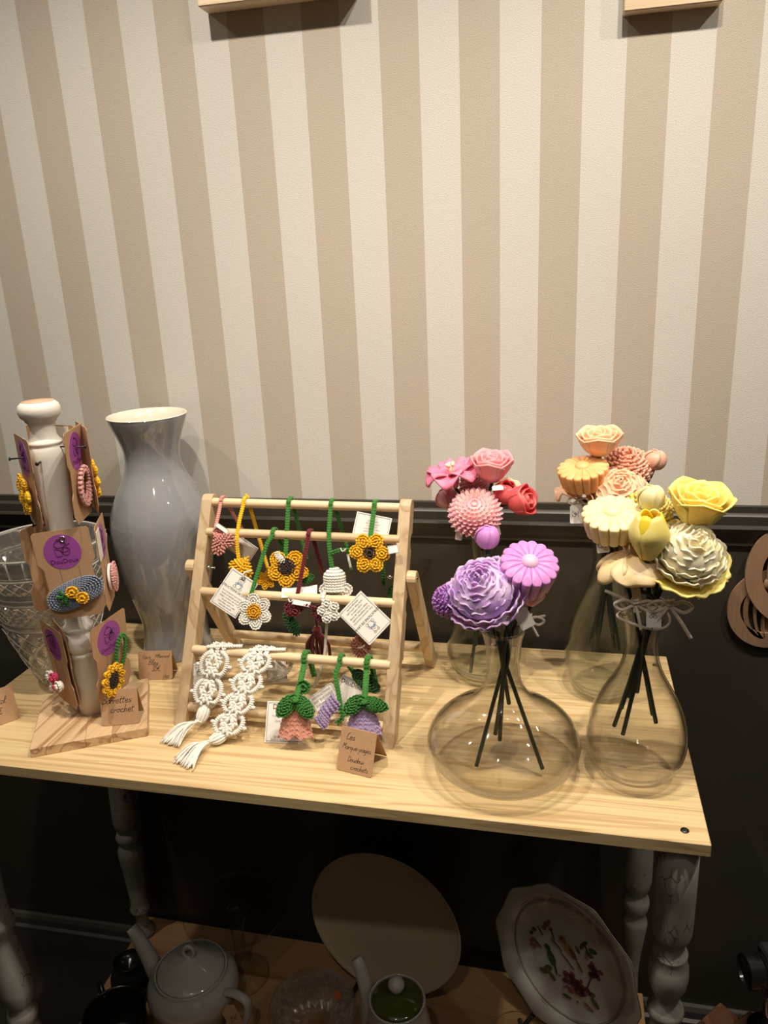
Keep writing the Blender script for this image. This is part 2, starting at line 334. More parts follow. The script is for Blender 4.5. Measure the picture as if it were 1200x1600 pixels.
    def ball(s, c, rx, ry=None, rz=None, nu=14, nv=9):
        return s.ell(c, [(rx, 0, 0), (0, ry or rx, 0), (0, 0, rz or rx)], sph_template(nu, nv))
    def grid(s, fn, nu, nv, cu=False, cv=False):
        vs = []; fs = []
        for j in range(nv + (0 if cv else 1)):
            for i in range(nu + (0 if cu else 1)): vs.append(fn(i / nu, j / nv))
        w = nu + (0 if cu else 1); h = nv + (0 if cv else 1)
        for j in range(nv):
            for i in range(nu): a = j * w + i; b = j * w + (i + 1) % w; c = ((j + 1) % h) * w; fs.append((a, b, c + (i + 1) % w, c + i))
        s.add(vs, fs); return s
    def prism(s, out, z0, z1, hollow=False):
        n = len(out); vs = [(x, y, z0) for x, y in out] + [(x, y, z1) for x, y in out]
        fs = [tuple(range(n - 1, -1, -1)), tuple(range(n, 2 * n))] + [(i, (i + 1) % n, (i + 1) % n + n, i + n) for i in range(n)]
        s.add(vs, fs); return s
    def ringprism(s, outer, inner, z0, z1):
        n = len(outer); vs = []
        for z in (z0, z1):
            vs += [(x, y, z) for x, y in outer]; vs += [(x, y, z) for x, y in inner]
        fs = []
        for i in range(n):
            j = (i + 1) % n
            fs += [(i, j, n + j, n + i), (2 * n + i, 3 * n + i, 3 * n + j, 2 * n + j), (i, 2 * n + i, 2 * n + j, j), (n + i, n + j, 3 * n + j, 3 * n + i)]
        s.add(vs, fs); return s
    # ---- yarn
    def stitch(s, c, d, nn, l, w, h):
        d = nrm(d); nn = nrm(np.asarray(nn) - d * (np.asarray(nn) @ d)); b = np.cross(nn, d)
        s.add(ST_V @ np.array([d * l, b * w, nn * h]) + c, ST_F)
    def braid(s, pts, w, nn=(0, -1, 0), both=False):
        """crocheted chain: V-stitches along a path; w = overall width"""
        P = resample(pts, w * 0.66); nn = np.asarray(nn, float)
        s.tube(P, w * 0.28, 6)
        for i in range(len(P)):
            t = nrm(P[min(i + 1, len(P) - 1)] - P[max(i - 1, 0)]); m = nn - t * (nn @ t)
            m = nrm(m) if np.linalg.norm(m) > 0.15 else nrm(np.cross(t, (1, 0.2, 0))); b = np.cross(m, t)
            for sg in (-1, 1):
                s.stitch(P[i] + b * sg * w * 0.26 + m * w * 0.12, t + b * sg * 0.6, m, w * 0.46, w * 0.24, w * 0.36)
                if both: s.stitch(P[i] + b * sg * w * 0.25 - m * w * 0.10, t + b * sg * 0.55, m, w * 0.50, w * 0.25, w * 0.30)
        return s
    def knitdisc(s, shape, thick, sp, mode='tan', jit=0.22, inner=0.0, base=True):
        sp = sp * 1.22
        """disc with outline shape(theta)->(x,y) filled with rings of stitches in local XY, dome along +Z"""
        o = [np.array(shape(2 * PI * i / 72)) for i in range(72)]; R = max(np.linalg.norm(p) for p in o)
        if base: 
            s.grid(lambda u, v: tuple(np.array(shape(2 * PI * u)) * (v * 0.90)) + (thick * 0.42 * math.sqrt(max(0, 1 - v * v)),), 24, 4, cu=True)
            s.grid(lambda u, v: tuple(np.array(shape(-2 * PI * u)) * (v * 0.93)) + (-thick * 0.25 * math.sqrt(max(0, 1 - v * v)),), 24, 4, cu=True)
        nr = max(1, int(round(R * (1 - inner) / sp)))
        for k in range(nr):
            t = inner + (1 - inner) * (k + 0.72) / nr; t = min(t, 0.97)
            ring = [p * t for p in o] + [o[0] * t]; L = sum(np.linalg.norm(b - a) for a, b in zip(ring, ring[1:]))
            m = max(4, int(round(L / (sp * 0.95)))); q = resample([(*p, 0) for p in ring], L / m)[:-1]
            for i, p in enumerate(q):
                tg = nrm(q[(i + 1) % len(q)] - q[i - 1]); z = thick * 0.6 * math.sqrt(max(0.0, 1 - t * t))
                rad = nrm(p) if np.linalg.norm(p) > 1e-6 else V3(1, 0, 0)
                d = tg + rad * (0.35 if (i + k) % 2 else -0.35) if mode == 'tan' else rad + tg * (0.45 if i % 2 else -0.45)
                d = d + np.array([random.uniform(-jit, jit) for _ in range(3)])
                s.stitch(p + V3(0, 0, z + sp * .12), d, (rad[0] * t * 0.5, rad[1] * t * 0.5, 1), sp * 0.66, sp * 0.34, sp * 0.60)
        return s
    def knitsurf(s, fn, nu, nv, sp, closeu=False):
        """rows of V-stitches over a surface fn(u,v)"""
        s.grid(fn, max(nu, 6), max(nv, 3), cu=closeu); e = 1e-3
        for j in range(nv):
            for i in range(nu):
                u, v = (i + 0.5) / nu, (j + 0.5) / nv; p = np.array(fn(u, v)); du = nrm(np.array(fn(u + e, v)) - p); dv = nrm(np.array(fn(u, v + e)) - p)
                nn = np.cross(du, dv)
                for sg in (-1, 1): s.stitch(p + du * sg * sp * 0.25 + nn * sp * 0.12, dv + du * sg * 0.55 + du * random.uniform(-.15, .15), nn, sp * 0.52, sp * 0.27, sp * 0.32)
        return s
    def build(s, name, mat, parent=None, smooth=True, label=None, kind=None, mods=None):
        vs = np.concatenate(s.v) if s.v else np.zeros((0, 3)); loc = np.zeros(3)
        if parent is not None: loc = np.array(ROOT[parent.name])
        me = bpy.data.meshes.new(name); me.from_pydata((vs - loc).tolist(), [], s.f); me.materials.append(mat)
        if smooth: me.polygons.foreach_set('use_smooth', [True] * len(me.polygons))
        me.update(); o = bpy.data.objects.new(name, me); COL.objects.link(o)
        if parent is not None: o.parent = parent; ROOT[o.name] = tuple(loc)
        if smooth == 'auto':
            md = o.modifiers.new('split', 'EDGE_SPLIT'); md.split_angle = math.radians(35)
        if label: o['label'] = label
        if kind: o['kind'] = kind
        return o
ROOT = {}
def tag(o, label, cat, group=None):
    o['label'] = label; o['category'] = cat
    if group: o['group'] = group
    return o
def thing(name, loc, label, cat, group=None):
    o = bpy.data.objects.new(name, None); COL.objects.link(o); o.location = tuple(loc); o.empty_display_size = 0.02
    ROOT[o.name] = tuple(float(x) for x in loc); return tag(o, label, cat, group)
def single(name, mb, mat, loc, label, cat, group=None, smooth=True):
    """a thing that is one mesh, origin at loc"""
    e = type('P', (), {})(); vs = np.concatenate(mb.v) - np.array(loc)
    me = bpy.data.meshes.new(name); me.from_pydata(vs.tolist(), [], mb.f); me.materials.append(mat)
    if smooth: me.polygons.foreach_set('use_smooth', [True] * len(me.polygons))
    o = bpy.data.objects.new(name, me); COL.objects.link(o); o.location = tuple(loc); ROOT[o.name] = tuple(loc)
    if smooth == 'auto': o.modifiers.new('split', 'EDGE_SPLIT').split_angle = math.radians(35)
    return tag(o, label, cat, group)
def solid(o, t, off=0.0):
    m = o.modifiers.new('thick', 'SOLIDIFY'); m.thickness = t; m.offset = off; return o
def text(s, size, M, mat, parent, name='lettering', shear=0.0, align='CENTER', spacing=1.0, sx=1.0):
    c = bpy.data.curves.new('t', 'FONT'); c.body = s; c.size = size; c.shear = shear; c.align_x = align; c.align_y = 'CENTER'; c.resolution_u = 2; c.space_character = spacing
    o = bpy.data.objects.new('t', c); dg = bpy.context.evaluated_depsgraph_get()
    me = bpy.data.meshes.new_from_object(o); bpy.data.objects.remove(o); bpy.data.curves.remove(c)
    vs = np.array([v.co[:] for v in me.vertices]) if len(me.vertices) else np.zeros((0, 3))
    vs = vs * V3(sx, 1, 1); fs = [tuple(p.vertices) for p in me.polygons]; bpy.data.meshes.remove(me)
    if isinstance(parent, MB): old = parent.M; parent.M = M; parent.add(vs, fs); parent.M = old; return
    mb = MB(M); mb.add(vs, fs); return mb.build(name, mat, parent, smooth=False)
# ------------------------------------------------------------------ handwriting: single-stroke letters drawn as pen lines
GL = {
 'B': [[(0, 0), (.1, 1)], [(0, .95), (.4, 1), (.5, .78), (.15, .55), (.5, .4), (.45, .08), (0, 0)]], 'a': [[(.4, .42), (.15, .45), (0, .2), (.12, 0), (.35, .15), (.42, .42), (.42, .08), (.55, 0)]],
 'r': [[(0, 0), (.08, .42), (.15, .3), (.35, .45)]], 'e': [[(0, .22), (.35, .3), (.28, .48), (.08, .4), (.05, .1), (.25, 0), (.42, .12)]], 't': [[(.15, .85), (.1, .1), (.3, 0)], [(-.05, .52), (.35, .58)]],
 's': [[(.35, .42), (.1, .4), (.12, .25), (.33, .15), (.2, 0), (0, .06)]], 'C': [[(.5, .85), (.25, 1), (0, .5), (.2, 0), (.5, .15)]], 'c': [[(.36, .38), (.18, .46), (0, .2), (.15, 0), (.38, .08)]],
 'o': [[(.2, .45), (0, .22), (.15, 0), (.36, .2), (.22, .45), (.45, .38)]], 'h': [[(.1, 1), (0, 0), (.15, .4), (.32, .42), (.34, 0)]], '4': [[(.3, 1), (0, .35), (.45, .38)], [(.32, .65), (.30, 0)]], 'V': [[(0, 1), (.2, 0), (.55, 1)]],
 'A': [[(0, 0), (.3, 1), (.5, 0)], [(.1, .4), (.5, .42)]], 'l': [[(.05, .3), (.3, .8), (.2, 1), (.08, .7), (.1, .1), (.28, 0)]], 'm': [[(0, 0), (.05, .42), (.2, .4), (.22, 0), (.28, .38), (.45, .4), (.48, 0)]],
 'n': [[(0, 0), (.05, .42), (.28, .4), (.32, 0)]], 'd': [[(.36, .42), (.1, .42), (0, .15), (.2, 0), (.38, .3), (.45, 1), (.42, 0)]], 'u': [[(0, .42), (.05, .05), (.28, .05), (.35, .42), (.38, 0)]],
 'L': [[(.3, 1), (.1, .8), (.05, .05), (.45, .1)]], 'M': [[(0, 0), (.1, 1), (.3, .45), (.5, 1), (.55, 0)]], 'q': [[(.38, .42), (.1, .42), (0, .15), (.2, 0), (.38, .3), (.34, -.5)]],
 'g': [[(.38, .42), (.1, .42), (0, .15), (.2, 0), (.38, .3), (.35, -.4), (.05, -.4)]], 'p': [[(.1, .45), (0, -.5)], [(.08, .35), (.35, .42), (.3, .05), (.05, .05)]], '-': [[(0, .22), (.3, .24)]],
 'D': [[(.1, 1), (.05, 0), (.45, .2), (.5, .7), (.0, 1)]], 'x': [[(0, .42), (.32, 0)], [(.34, .42), (0, 0)]], '3': [[(0, .95), (.4, .95), (.15, .55), (.42, .3), (.2, 0), (0, .1)]],
 '5': [[(.42, .98), (.08, .95), (.05, .55), (.38, .5), (.3, .05), (0, .05)]], '€': [[(.5, .85), (.25, .95), (.05, .5), (.22, .02), (.5, .12)], [(-.08, .6), (.35, .62)], [(-.08, .4), (.32, .42)]],
 '8': [[(.2, .5), (0, .8), (.22, 1), (.4, .8), (.2, .5), (0, .2), (.2, 0), (.4, .2), (.2, .5)]], '0': [[(.2, 0), (0, .5), (.2, 1), (.4, .5), (.2, 0)]], '9': [[(.35, .7), (.15, .5), (.05, .8), (.25, 1), (.36, .7), (.25, 0)]],
 '6': [[(.3, 1), (.05, .5), (.1, .05), (.35, .1), (.32, .42), (.06, .4)]], 'i': [[(.02, .42), (.05, .05), (.18, 0)], [(.06, .62), (.08, .66)]], 'b': [[(.05, 1), (.02, .05), (.3, .05), (.34, .4), (.05, .35)]],
 'v': [[(0, .42), (.15, 0), (.32, .42)]], ' ': []}
def script(mb, s, size, x, y, z, slant=0.25, width=1.0, pen=None):
    """adds pen strokes in local XY, centred at x,y"""
    adv = {' ': .45, 'm': .6, 'M': .7, 'V': .6, 'B': .6, 'C': .6, 'D': .6, 'A': .6, '€': .65, 'i': .24, 'l': .3, 't': .36, '-': .4, 'r': .38}
    tot = sum(adv.get(c, .48) for c in s) * width; cx = -tot / 2; pen = pen or size * 0.035
    for c in s:
        for st in GL.get(c, []):
            P = catmull([V3(px * width + cx + slant * py, py, 0) for px, py in st], 4) if len(st) > 2 else [V3(px * width + cx + slant * py, py, 0) for px, py in st]
            mb.tube([V3(x + p[0] * size, y + (p[1] - .4) * size, z) for p in P], pen, 4, flat=0.5)
        cx += adv.get(c, .48) * width

# ================================================================== THE SETTING
H = 0.849; ZS = 0.137          # table top, lower shelf top
def struct(name, mb, mat, smooth=False):
    o = mb.build(name, mat, None, smooth=smooth); o['kind'] = 'structure'; return o
struct('wall_back', MB().box(-2.0, 3.2, 0.0, 0.08, 0.0, 2.7), WALLP)
d = MB(); d.box(-2.0, 3.2, -0.0005, 0.03, 0.0, 1.09); struct('wall_back_dado', d, DADO)
prof = [(0.0, 1.0985), (-0.0055, 1.0975), (-0.006, 1.0875), (-0.0095, 1.0855), (-0.0115, 1.083), (-0.0115, 1.069), (-0.0155, 1.0675), (-0.017, 1.0645), (-0.0155, 1.061), (-0.0085, 1.053), (-0.006, 1.043), (-0.0055, 1.034), (-0.0005, 1.0335)]
m = MB(); vs = [(x, y, z) for x in (-1.99, 3.19) for y, z in prof]; n = len(prof)
m.add(vs, [(i, i + 1, i + 1 + n, i + n) for i in range(n - 1)] + [tuple(range(n)), tuple(range(2 * n - 1, n - 1, -1))])
o = struct('trim_1', m, DADO, smooth='auto'); o['label'] = 'dark grey dado rail below the striped wallpaper'
prof = [(0.0, 0.098), (-0.008, 0.097), (-0.012, 0.088), (-0.012, 0.072), (-0.018, 0.068), (-0.018, 0.0), (0, 0)]
m = MB(); vs = [(x, y, z) for x in (-1.99, 3.19) for y, z in prof]; n = len(prof)
m.add(vs, [(i, i + 1, i + 1 + n, i + n) for i in range(n - 1)] + [tuple(range(n)), tuple(range(2 * n - 1, n - 1, -1))])
struct('baseboard_back', m, plain('baseboard_paint', (0.07, 0.066, 0.06), 0.45))
FLOORM = wood('floor_oak', (0.022, 0.016, 0.012), (0.014, 0.010, 0.008), 6.0, 'X', 0.5, 0.1)
struct('floor', MB().box(-2.0, 3.2, -3.4, 0.08, -0.05, 0.0), FLOORM)
struct('ceiling', MB().box(-2.0, 3.2, -3.4, 0.08, 2.7, 2.75), CEIL)
struct('wall_left', MB().box(-2.08, -2.0, -3.4, 0.08, 0.0, 2.7), FARW)
struct('wall_right', MB().box(3.2, 3.28, -3.4, 0.08, 0.0, 2.7), FARW)
struct('wall_front', MB().box(-2.0, 3.2, -3.48, -3.4, 0.0, 2.7), FARW)

# ================================================================== THE TABLE
TH = -0.0209
TM = rotz((0.9957, -0.028, 0), TH)         # local: x from -1.0466 (left) to 0 (right); y 0 (back) to -0.4355 (front)
table = thing('console_table', (0.4, -0.25, 0.0), 'pine console table on mismatched grey turned legs against the dark dado', 'table')
TL, TD = 1.0466, 0.4355
cuts = [0.0, -0.098, -0.212, -0.318, -TD]
for k in range(4):
    m = MB(TM); m.box(-TL, 0, cuts[k + 1] + 0.0002, cuts[k] - 0.0002, H - 0.0165, H, 0.0009); m.build('plank', PINE, table, smooth=False)
for k in range(4):
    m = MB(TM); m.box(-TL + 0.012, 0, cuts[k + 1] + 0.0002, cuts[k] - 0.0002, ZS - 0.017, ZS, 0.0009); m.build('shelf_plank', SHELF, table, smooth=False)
def leg(ax, prof, foot):
    m = MB(T(ax[0], ax[1], 0)); m.lathe([(r, z) for z, r in sorted(prof)], 40)
    o = m.build('leg', LEGP, table)
    if foot: MB(T(ax[0], ax[1], 0)).lathe([(0.014, 0.0), (0.021, 0.03), (0.019, 0.07), (0.022, ZS - 0.017)], 32).build('foot', LEGP, table)
bl = [(ZS, .0225), (ZS + .008, .0228), (ZS + .02, .016), (ZS + .03, .0125), (ZS + .055, .0135), (ZS + .062, .0195), (ZS + .068, .021), (ZS + .075, .018), (ZS + .085, .0167), (ZS + .15, .0202), (ZS + .20, .0242), (ZS + .218, .0245), (ZS + .23, .019), (ZS + .236, .017), (ZS + .242, .021), (ZS + .252, .0238), (ZS + .262, .020), (ZS + .266, .0162), (ZS + .275, .0205), (ZS + .29, .0238), (ZS + .335, .0222), (ZS + .45, .0165), (ZS + .6, .0165), (ZS + .65, .022), (H - .0165, .022)]
leg((-0.0238, -0.0486), bl, True)
fr_ = [(ZS, .023), (ZS + .02, .023), (ZS + .06, .016), (ZS + .15, .018), (ZS + .30, .0225), (ZS + .40, .0205), (ZS + .413, .0175), (ZS + .425, .018), (ZS + .430, .0215), (ZS + .436, .0222), (ZS + .442, .0205), (ZS + .450, .0145), (ZS + .456, .0142), (ZS + .466, .0180), (ZS + .478, .0222), (ZS + .493, .0238), (ZS + .508, .0228), (ZS + .520, .0195), (ZS + .5235, .0205), (ZS + .5275, .0208), (ZS + .530, .018), (ZS + .536, .0162), (ZS + .545, .0168), (ZS + .5525, .0215), (ZS + .560, .0230), (ZS + .575, .0236), (ZS + .62, .0238), (H - .0165, .0236)]
leg((0.9587, -0.4330), fr_, True)
br = [(ZS, .021), (ZS + .03, .014), (ZS + .10, .0115), (ZS + .14, .0135), (ZS + .175, .0175), (ZS + .213, .0218), (ZS + .222, .0205), (ZS + .228, .0172), (ZS + .238, .0172), (ZS + .245, .0205), (ZS + .258, .0228), (ZS + .268, .0215), (ZS + .274, .0172), (ZS + .284, .0176), (ZS + .292, .0215), (ZS + .31, .0242), (ZS + .36, .0235), (ZS + .5, .018), (H - .0165, .021)]
leg((0.9665, -0.075), br, True)
fl = [(ZS, .023), (ZS + .05, .018), (ZS + .12, .0215), (ZS + .165, .0225), (ZS + .178, .0200), (ZS + .184, .0165), (ZS + .192, .0215), (ZS + .204, .0240), (ZS + .214, .0215), (ZS + .220, .0172), (ZS + .228, .0190), (ZS + .24, .0245), (ZS + .262, .0255), (ZS + .30, .0235), (ZS + .355, .0175), (ZS + .372, .0155), (ZS + .382, .0205), (ZS + .394, .0215), (ZS + .405, .0165), (ZS + .45, .016), (ZS + .6, .020), (H - .0165, .022)]
leg((-0.0185, -0.408), fl, True)
for sx, sy in ((0.9616, -0.4435), (0.975, -0.06), (-0.02, -0.035), (-0.01, -0.415)):
    m = MB(T(sx, sy, H)); m.lathe([(0.0001, 0.0002), (0.0048, 0.0004), (0.0046, 0.0010), (0.0001, 0.0012)], 20, False, False)
    sc = m.build('screw_head', NAILM, table)
    for a in (0.4, 0.4 + PI / 2):
        q = MB(rotz((sx, sy, H), a)); q.box(-0.0026, 0.0026, -0.0005, 0.0005, 0.0009, 0.0014); q.build('slot', INK, sc, smooth=False)

# ================================================================== FRAMES AT THE TOP OF THE WALL
def wallframe(x0, x1, z0, z1, label, dp=0.036):
    t = thing('picture_frame', ((x0 + x1) / 2, 0, z0), label, 'frame', 'pine picture frames high on the wall')
    w = 0.018
    for a in ((x0, x1, z0, z0 + w), (x0, x1, z1 - w, z1), (x0, x0 + w, z0 + w, z1 - w), (x1 - w, x1, z0 + w, z1 - w)):
        MB().box(a[0], a[1], -dp, -0.0006, a[2], a[3], 0.0012).build('frame_rail', FRAMEW, t, smooth=False)
    MB().box(x0 + w, x1 - w, -0.016, -0.010, z0 + w, z1 - w).build('panel', PAPER, t, smooth=False)
wallframe(0.309, 0.535, 1.831, 2.13, 'wide pine frame cut off at the top edge, left of the other frame')
wallframe(0.8885, 1.0085, 1.7705, 1.93, 'narrow pine frame cut off at the top edge, at the right', 0.024)

# ================================================================== BALUSTER STAND, CARDS, BARRETTES
BZ = H + 0.014
bx, by = 0.1467, -0.3178
st = thing('baluster_stand', (bx, by, H), 'white turned wooden baluster on a square pine block, hung with hair clip cards', 'display stand')
ang = math.atan2(-0.3512 + 0.4227, 0.2528 - 0.1141)
cxb, cyb = (0.1141 + 0.1849) / 2, (-0.4227 - 0.2225) / 2
BM = rotz((cxb, cyb, 0), ang)
for k, (xa, xb) in enumerate(((-0.078, -0.006), (-0.006, 0.030), (0.030, 0.078))):
    MB(BM).box(xa + .0001, xb - .0001, -0.0735, 0.0735, H, BZ, 0.0006).build('base_block', PINE_END, st, smooth=False)
PP = [(0, .0185), (.05, .0180), (.090, .0175), (.094, .0205), (.0985, .0208), (.100, .0185), (.104, .0222), (.110, .0245), (.117, .0250), (.124, .0228), (.128, .0185), (.131, .0182), (.135, .0208), (.139, .0205), (.142, .0172), (.16, .0158), (.25, .0165), (.30, .0187), (.35, .0215), (.385, .0233), (.396, .0232), (.402, .0212), (.4035, .0205), (.405, .0222), (.408, .0222), (.4105, .0195), (.416, .0165), (.427, .0155), (.433, .0172), (.4345, .0195), (.4375, .0205), (.441, .0245), (.447, .0268), (.452, .0268), (.457, .0252), (.4602, .0215), (.461, .0205)]
MB(T(bx, by, BZ)).lathe([(r, z) for z, r in PP], 48).build('post', POSTW, st)
MB(T(bx, by, BZ + .461)).lathe([(0.0205, 0), (0.0203, 0.0006), (0.0001, 0.0007)], 32, True, False).build('bare_wood_top', plain('bare_wood', (0.62, 0.40, 0.26), 0.6), st)
def nail(az, h, r0, ln=0.018):
    d = V3(math.cos(az), math.sin(az), 0); p = V3(bx, by, BZ + h)
    m = MB(); m.tube([p + d * (r0 - 0.004), p + d * (r0 + ln)], 0.0011, 8); m.tube([p + d * (r0 + ln - .0003), p + d * (r0 + ln + .0012)], 0.0026, 10)
    m.build('nail', NAILM, st); return p + d * (r0 + ln * 0.55)
def card_outline(w, h):
    a, b = w / 2, h / 2; nk = 0.006
    return [(-a + .003, b), (a - .003, b), (a, b - .003), (a, b * .30), (a - nk, b * .16), (a - nk, -b * .30), (a, -b * .42), (a, -b + .012), (a - .010, -b), (-a + .010, -b), (-a, -b + .012), (-a, -b * .42), (-a + nk, -b * .30), (-a + nk, b * .16), (-a, b * .30), (-a, b - .003)]
def sticker(M, t, x, y, r):
    s_ = MB(M @ T(x, y, 0)); s_.lathe([(r, 0.0004), (r, 0.0008), (0.0001, 0.0009)], 36, True, False); so = s_.build('sticker', STICK, t, smooth=False)
    k = r / 0.0265; z = 0.0012; ic = MB(M @ T(x, y, 0))
    def arc(cx, cy, rx, ry, a0, a1): return [V3(cx + rx * math.cos(a0 + (a1 - a0) * i / 10), cy + ry * math.sin(a0 + (a1 - a0) * i / 10), z) for i in range(11)]
    for path in (arc(.005 * k, .001 * k, .0062 * k, .0062 * k, 0, 2 * PI), arc(.005 * k, .001 * k, .0036 * k, .0060 * k, 0.6, 3.4), arc(.004 * k, .003 * k, .006 * k, .003 * k, 3.2, 6), arc(-.0015 * k, .0095 * k, .0085 * k, .0085 * k, 0, PI), arc(-.0015 * k, .0105 * k, .0075 * k, .0035 * k, PI, 2 * PI),
                 [V3(-.0105 * k, .006 * k, z), V3(-.009 * k, -.006 * k, z), V3(-.001 * k, -.0055 * k, z)], [V3(-.0105 * k, .006 * k, z), V3(-.001 * k, .003 * k, z), V3(.001 * k, -.004 * k, z)], arc(-.003 * k, .0185 * k, .002 * k, .0016 * k, 0, 2 * PI), [V3(.007 * k, .008 * k, z), V3(.011 * k, .012 * k, z), V3(.0125 * k, .0105 * k, z)]):
        ic.tube(path, .0004 * k, 4)
    ic.build('emblem', STICKINK, so)
    text('DouDoux', 0.0098 * k, M @ T(x, y - 0.0145 * k, 0.0011), STICKINK, so)
    return so
CW, CH = 0.082, 0.128
def clip_card(label, pos, face_az, roll=0.0, tilt=0.0, w=CW, h=CH, stick=True, back=False):
    """pos = centre of the card"""
    f = V3(math.cos(face_az) * math.cos(tilt), math.sin(face_az) * math.cos(tilt), math.sin(tilt)); M = frame(pos, f, roll)
    t = thing('hair_clip_card', V3(*pos) - V3(0, 0, h / 2), label, 'hair clip')
    m = MB(M); m.prism(card_outline(w, h), -0.0004, 0.0004); m.build('kraft_card', KRAFT, t, smooth=False)
    if stick:
        sticker(M, t, -0.002, h * 0.26, w * 0.325)
        for sx in (-0.011, 0.014): MB(M @ T(sx, -0.012, 0)).box(-0.0003, 0.0003, -0.030, 0.022, 0.0004, 0.0007).build('slit', INKGREY, t, smooth=False)
    return t, M
def oval(a, b): return lambda q: (a * np.sign(math.cos(q)) * abs(math.cos(q)) ** 0.75, b * np.sign(math.sin(q)) * abs(math.sin(q)) ** 0.9)
def circle(r): return lambda q: (r * math.cos(q), r * math.sin(q))
def barrette_oval(M, t, a, b, mat, name='crochet_oval'):
    m = MB(M); m.knitdisc(oval(a, b), 0.005, 0.0032, 'tan'); return m.build(name, mat, t)
def petals(M, t, n, R, r, mat, cen=None, rc=0.0, thick=0.006, sp=0.0032, name='petal', z=0.0, a0=0.0, squash=0.85, mode='tan', cut=None):
    for k in range(n):
        a = a0 + 2 * PI * k / n; Mk = M @ RZ(a) @ T(R, 0, z) @ RY(-0.12)
        m = MB(Mk); m.knitdisc(lambda q: (r * (1.12 + 0.10 * math.cos(q)) * math.cos(q), r * squash * math.sin(q)), thick, sp, mode); m.build(name, mat, t)
    if cen is not None: MB(M @ T(0, 0, z + thick * 0.35)).knitdisc(circle(rc), thick * 0.8, sp * 0.9).build('centre', cen, t)
P0 = lambda x, y, z: (x, y, z)
# front middle card
fz = math.atan2(-0.62, 0.20)
nail(math.atan2(-1, 0.35), 0.2805, 0.0165, 0.016)
t, M = clip_card('kraft card with violet sticker and blue oval hair clip, facing front at mid post', (0.1735, -0.3525, 1.0950), -1.24, 0.07, 0.03, 0.075, 0.126)
bo = barrette_oval(M @ T(0.003, -0.026, 0.005) @ RZ(0.30), t, 0.0395, 0.0180, Y_BLU)
for q, w_ in ((0.002, 0.0085), (0.0135, 0.0085)):
    MB(M @ T(q, -0.021 if q < .01 else -0.031, 0.0125)).knitdisc(circle(w_), 0.008, 0.003).build('yellow_bobble', Y_YEL, t)
for a in (2.2, 3.0, 3.9, 4.5):
    m = MB(M @ T(-0.008, -0.028, 0.010)); m.braid([(0, 0, 0), (0.006 * math.cos(a), 0.006 * math.sin(a), 0.002), (0.012 * math.cos(a), 0.012 * math.sin(a), 0)], 0.0036, (0, 0, 1)); m.build('leaf', Y_GRN, t)
e_ = MB(M @ T(0.002, 0.050, 0.0012)); e_.tube([V3(.0036 * math.cos(i * PI / 6), .0036 * math.sin(i * PI / 6), 0) for i in range(12)], 0.0011, 6, closed=True); e_.build('eyelet', STEEL, t)
# upper right card
nail(0.0, 0.4180 - 0.018, 0.0225, 0.036)
t, M = clip_card('kraft card with pink open oval clip, upper right of the post', (0.1900, -0.3185, 1.2260), 0.27, 0.0, -0.03, 0.078, 0.124)
m = MB(M @ T(-0.002, -0.016, 0.006)); ring = [V3(0.0185 * math.cos(a), 0.024 * math.sin(a), 0) for a in np.linspace(0, 2 * PI, 40)]; m.braid(ring, 0.009, (0, 0, 1)); m.build('pink_ring', Y_ROSE, t)
m = MB(M @ T(-0.002, -0.016, 0.005)); ring = [V3(0.0125 * math.cos(a), 0.016 * math.sin(a), 0) for a in np.linspace(PI, 2 * PI, 16)]; m.braid(ring, 0.006, (0, 0, 1)); m.build('pink_inner_row', Y_ROSE, t)
# upper back right card with yellow scallops
t, M = clip_card('kraft card behind the pink oval clip, only its yellow crocheted edge showing', (0.1800, -0.2820, 1.2260), 0.75, 0.0, 0.0, 0.074, 0.120, stick=False)
petals(M @ T(0, -0.018, 0.004), t, 8, 0.019, 0.0075, Y_YEL, Y_ORG, 0.010)
# upper left card
nail(PI + 0.45, 0.4180 - 0.030, 0.0225, 0.024)
t, M = clip_card('kraft card with yellow crochet flower, upper left of the post, seen almost edge-on', (0.1230, -0.3330, 1.2180), -2.30, 0.0, 0.0, 0.078, 0.124)
petals(M @ T(0.0, -0.016, 0.006), t, 7, 0.017, 0.0105, Y_YEL, Y_YEL, 0.011)
# upper back card
t, M = clip_card('plain kraft card hanging behind the upper post', (0.1350, -0.2850, 1.2240), PI / 2 - 0.1, 0.0, 0.0, 0.080, 0.124, stick=False)
MB(M @ T(-0.012, 0.040, -0.0008)).box(-0.018, 0.012, -0.02, 0.02, -0.0003, 0.0003).build('price_label', PAPER, t, smooth=False)
# front nail (free)
nail(-1.35, 0.3850, 0.0225, 0.012)
# middle right-behind card with pink clip
t, M = clip_card('kraft card behind the front card, pink round clip facing right', (0.1960, -0.3020, 1.0930), 0.40, 0.0, 0.0, 0.076, 0.126)
barrette_oval(M @ T(0.0, -0.022, 0.008), t, 0.018, 0.021, Y_ROSE); MB(M @ T(0.0, -0.022, 0.003)).prism([circle(0.019)(2 * PI * i / 24) for i in range(24)], 0, 0.003).build('felt_back', PAPER, t)
MB(M @ T(-0.024, 0.036, 0.0012)).box(-0.012, 0.012, -0.022, 0.02, -0.0003, 0.0003).build('price_label', PAPER, t, smooth=False)
# middle left-behind card
nail(PI + 0.3, 0.292, 0.0165, 0.018)
t, M = clip_card('kraft card at the left of the mid post with a red and white clip', (0.1090, -0.3100, 1.0900), PI - 0.15, 0.0, 0.0, 0.074, 0.126, stick=False)
barrette_oval(M @ T(0.0, -0.010, 0.006), t, 0.014, 0.020, Y_HOT); MB(M @ T(0.020, 0.045, 0.0012)).box(-0.010, 0.012, -0.02, 0.018, -0.0003, 0.0003).build('price_label', PAPER, t, smooth=False)
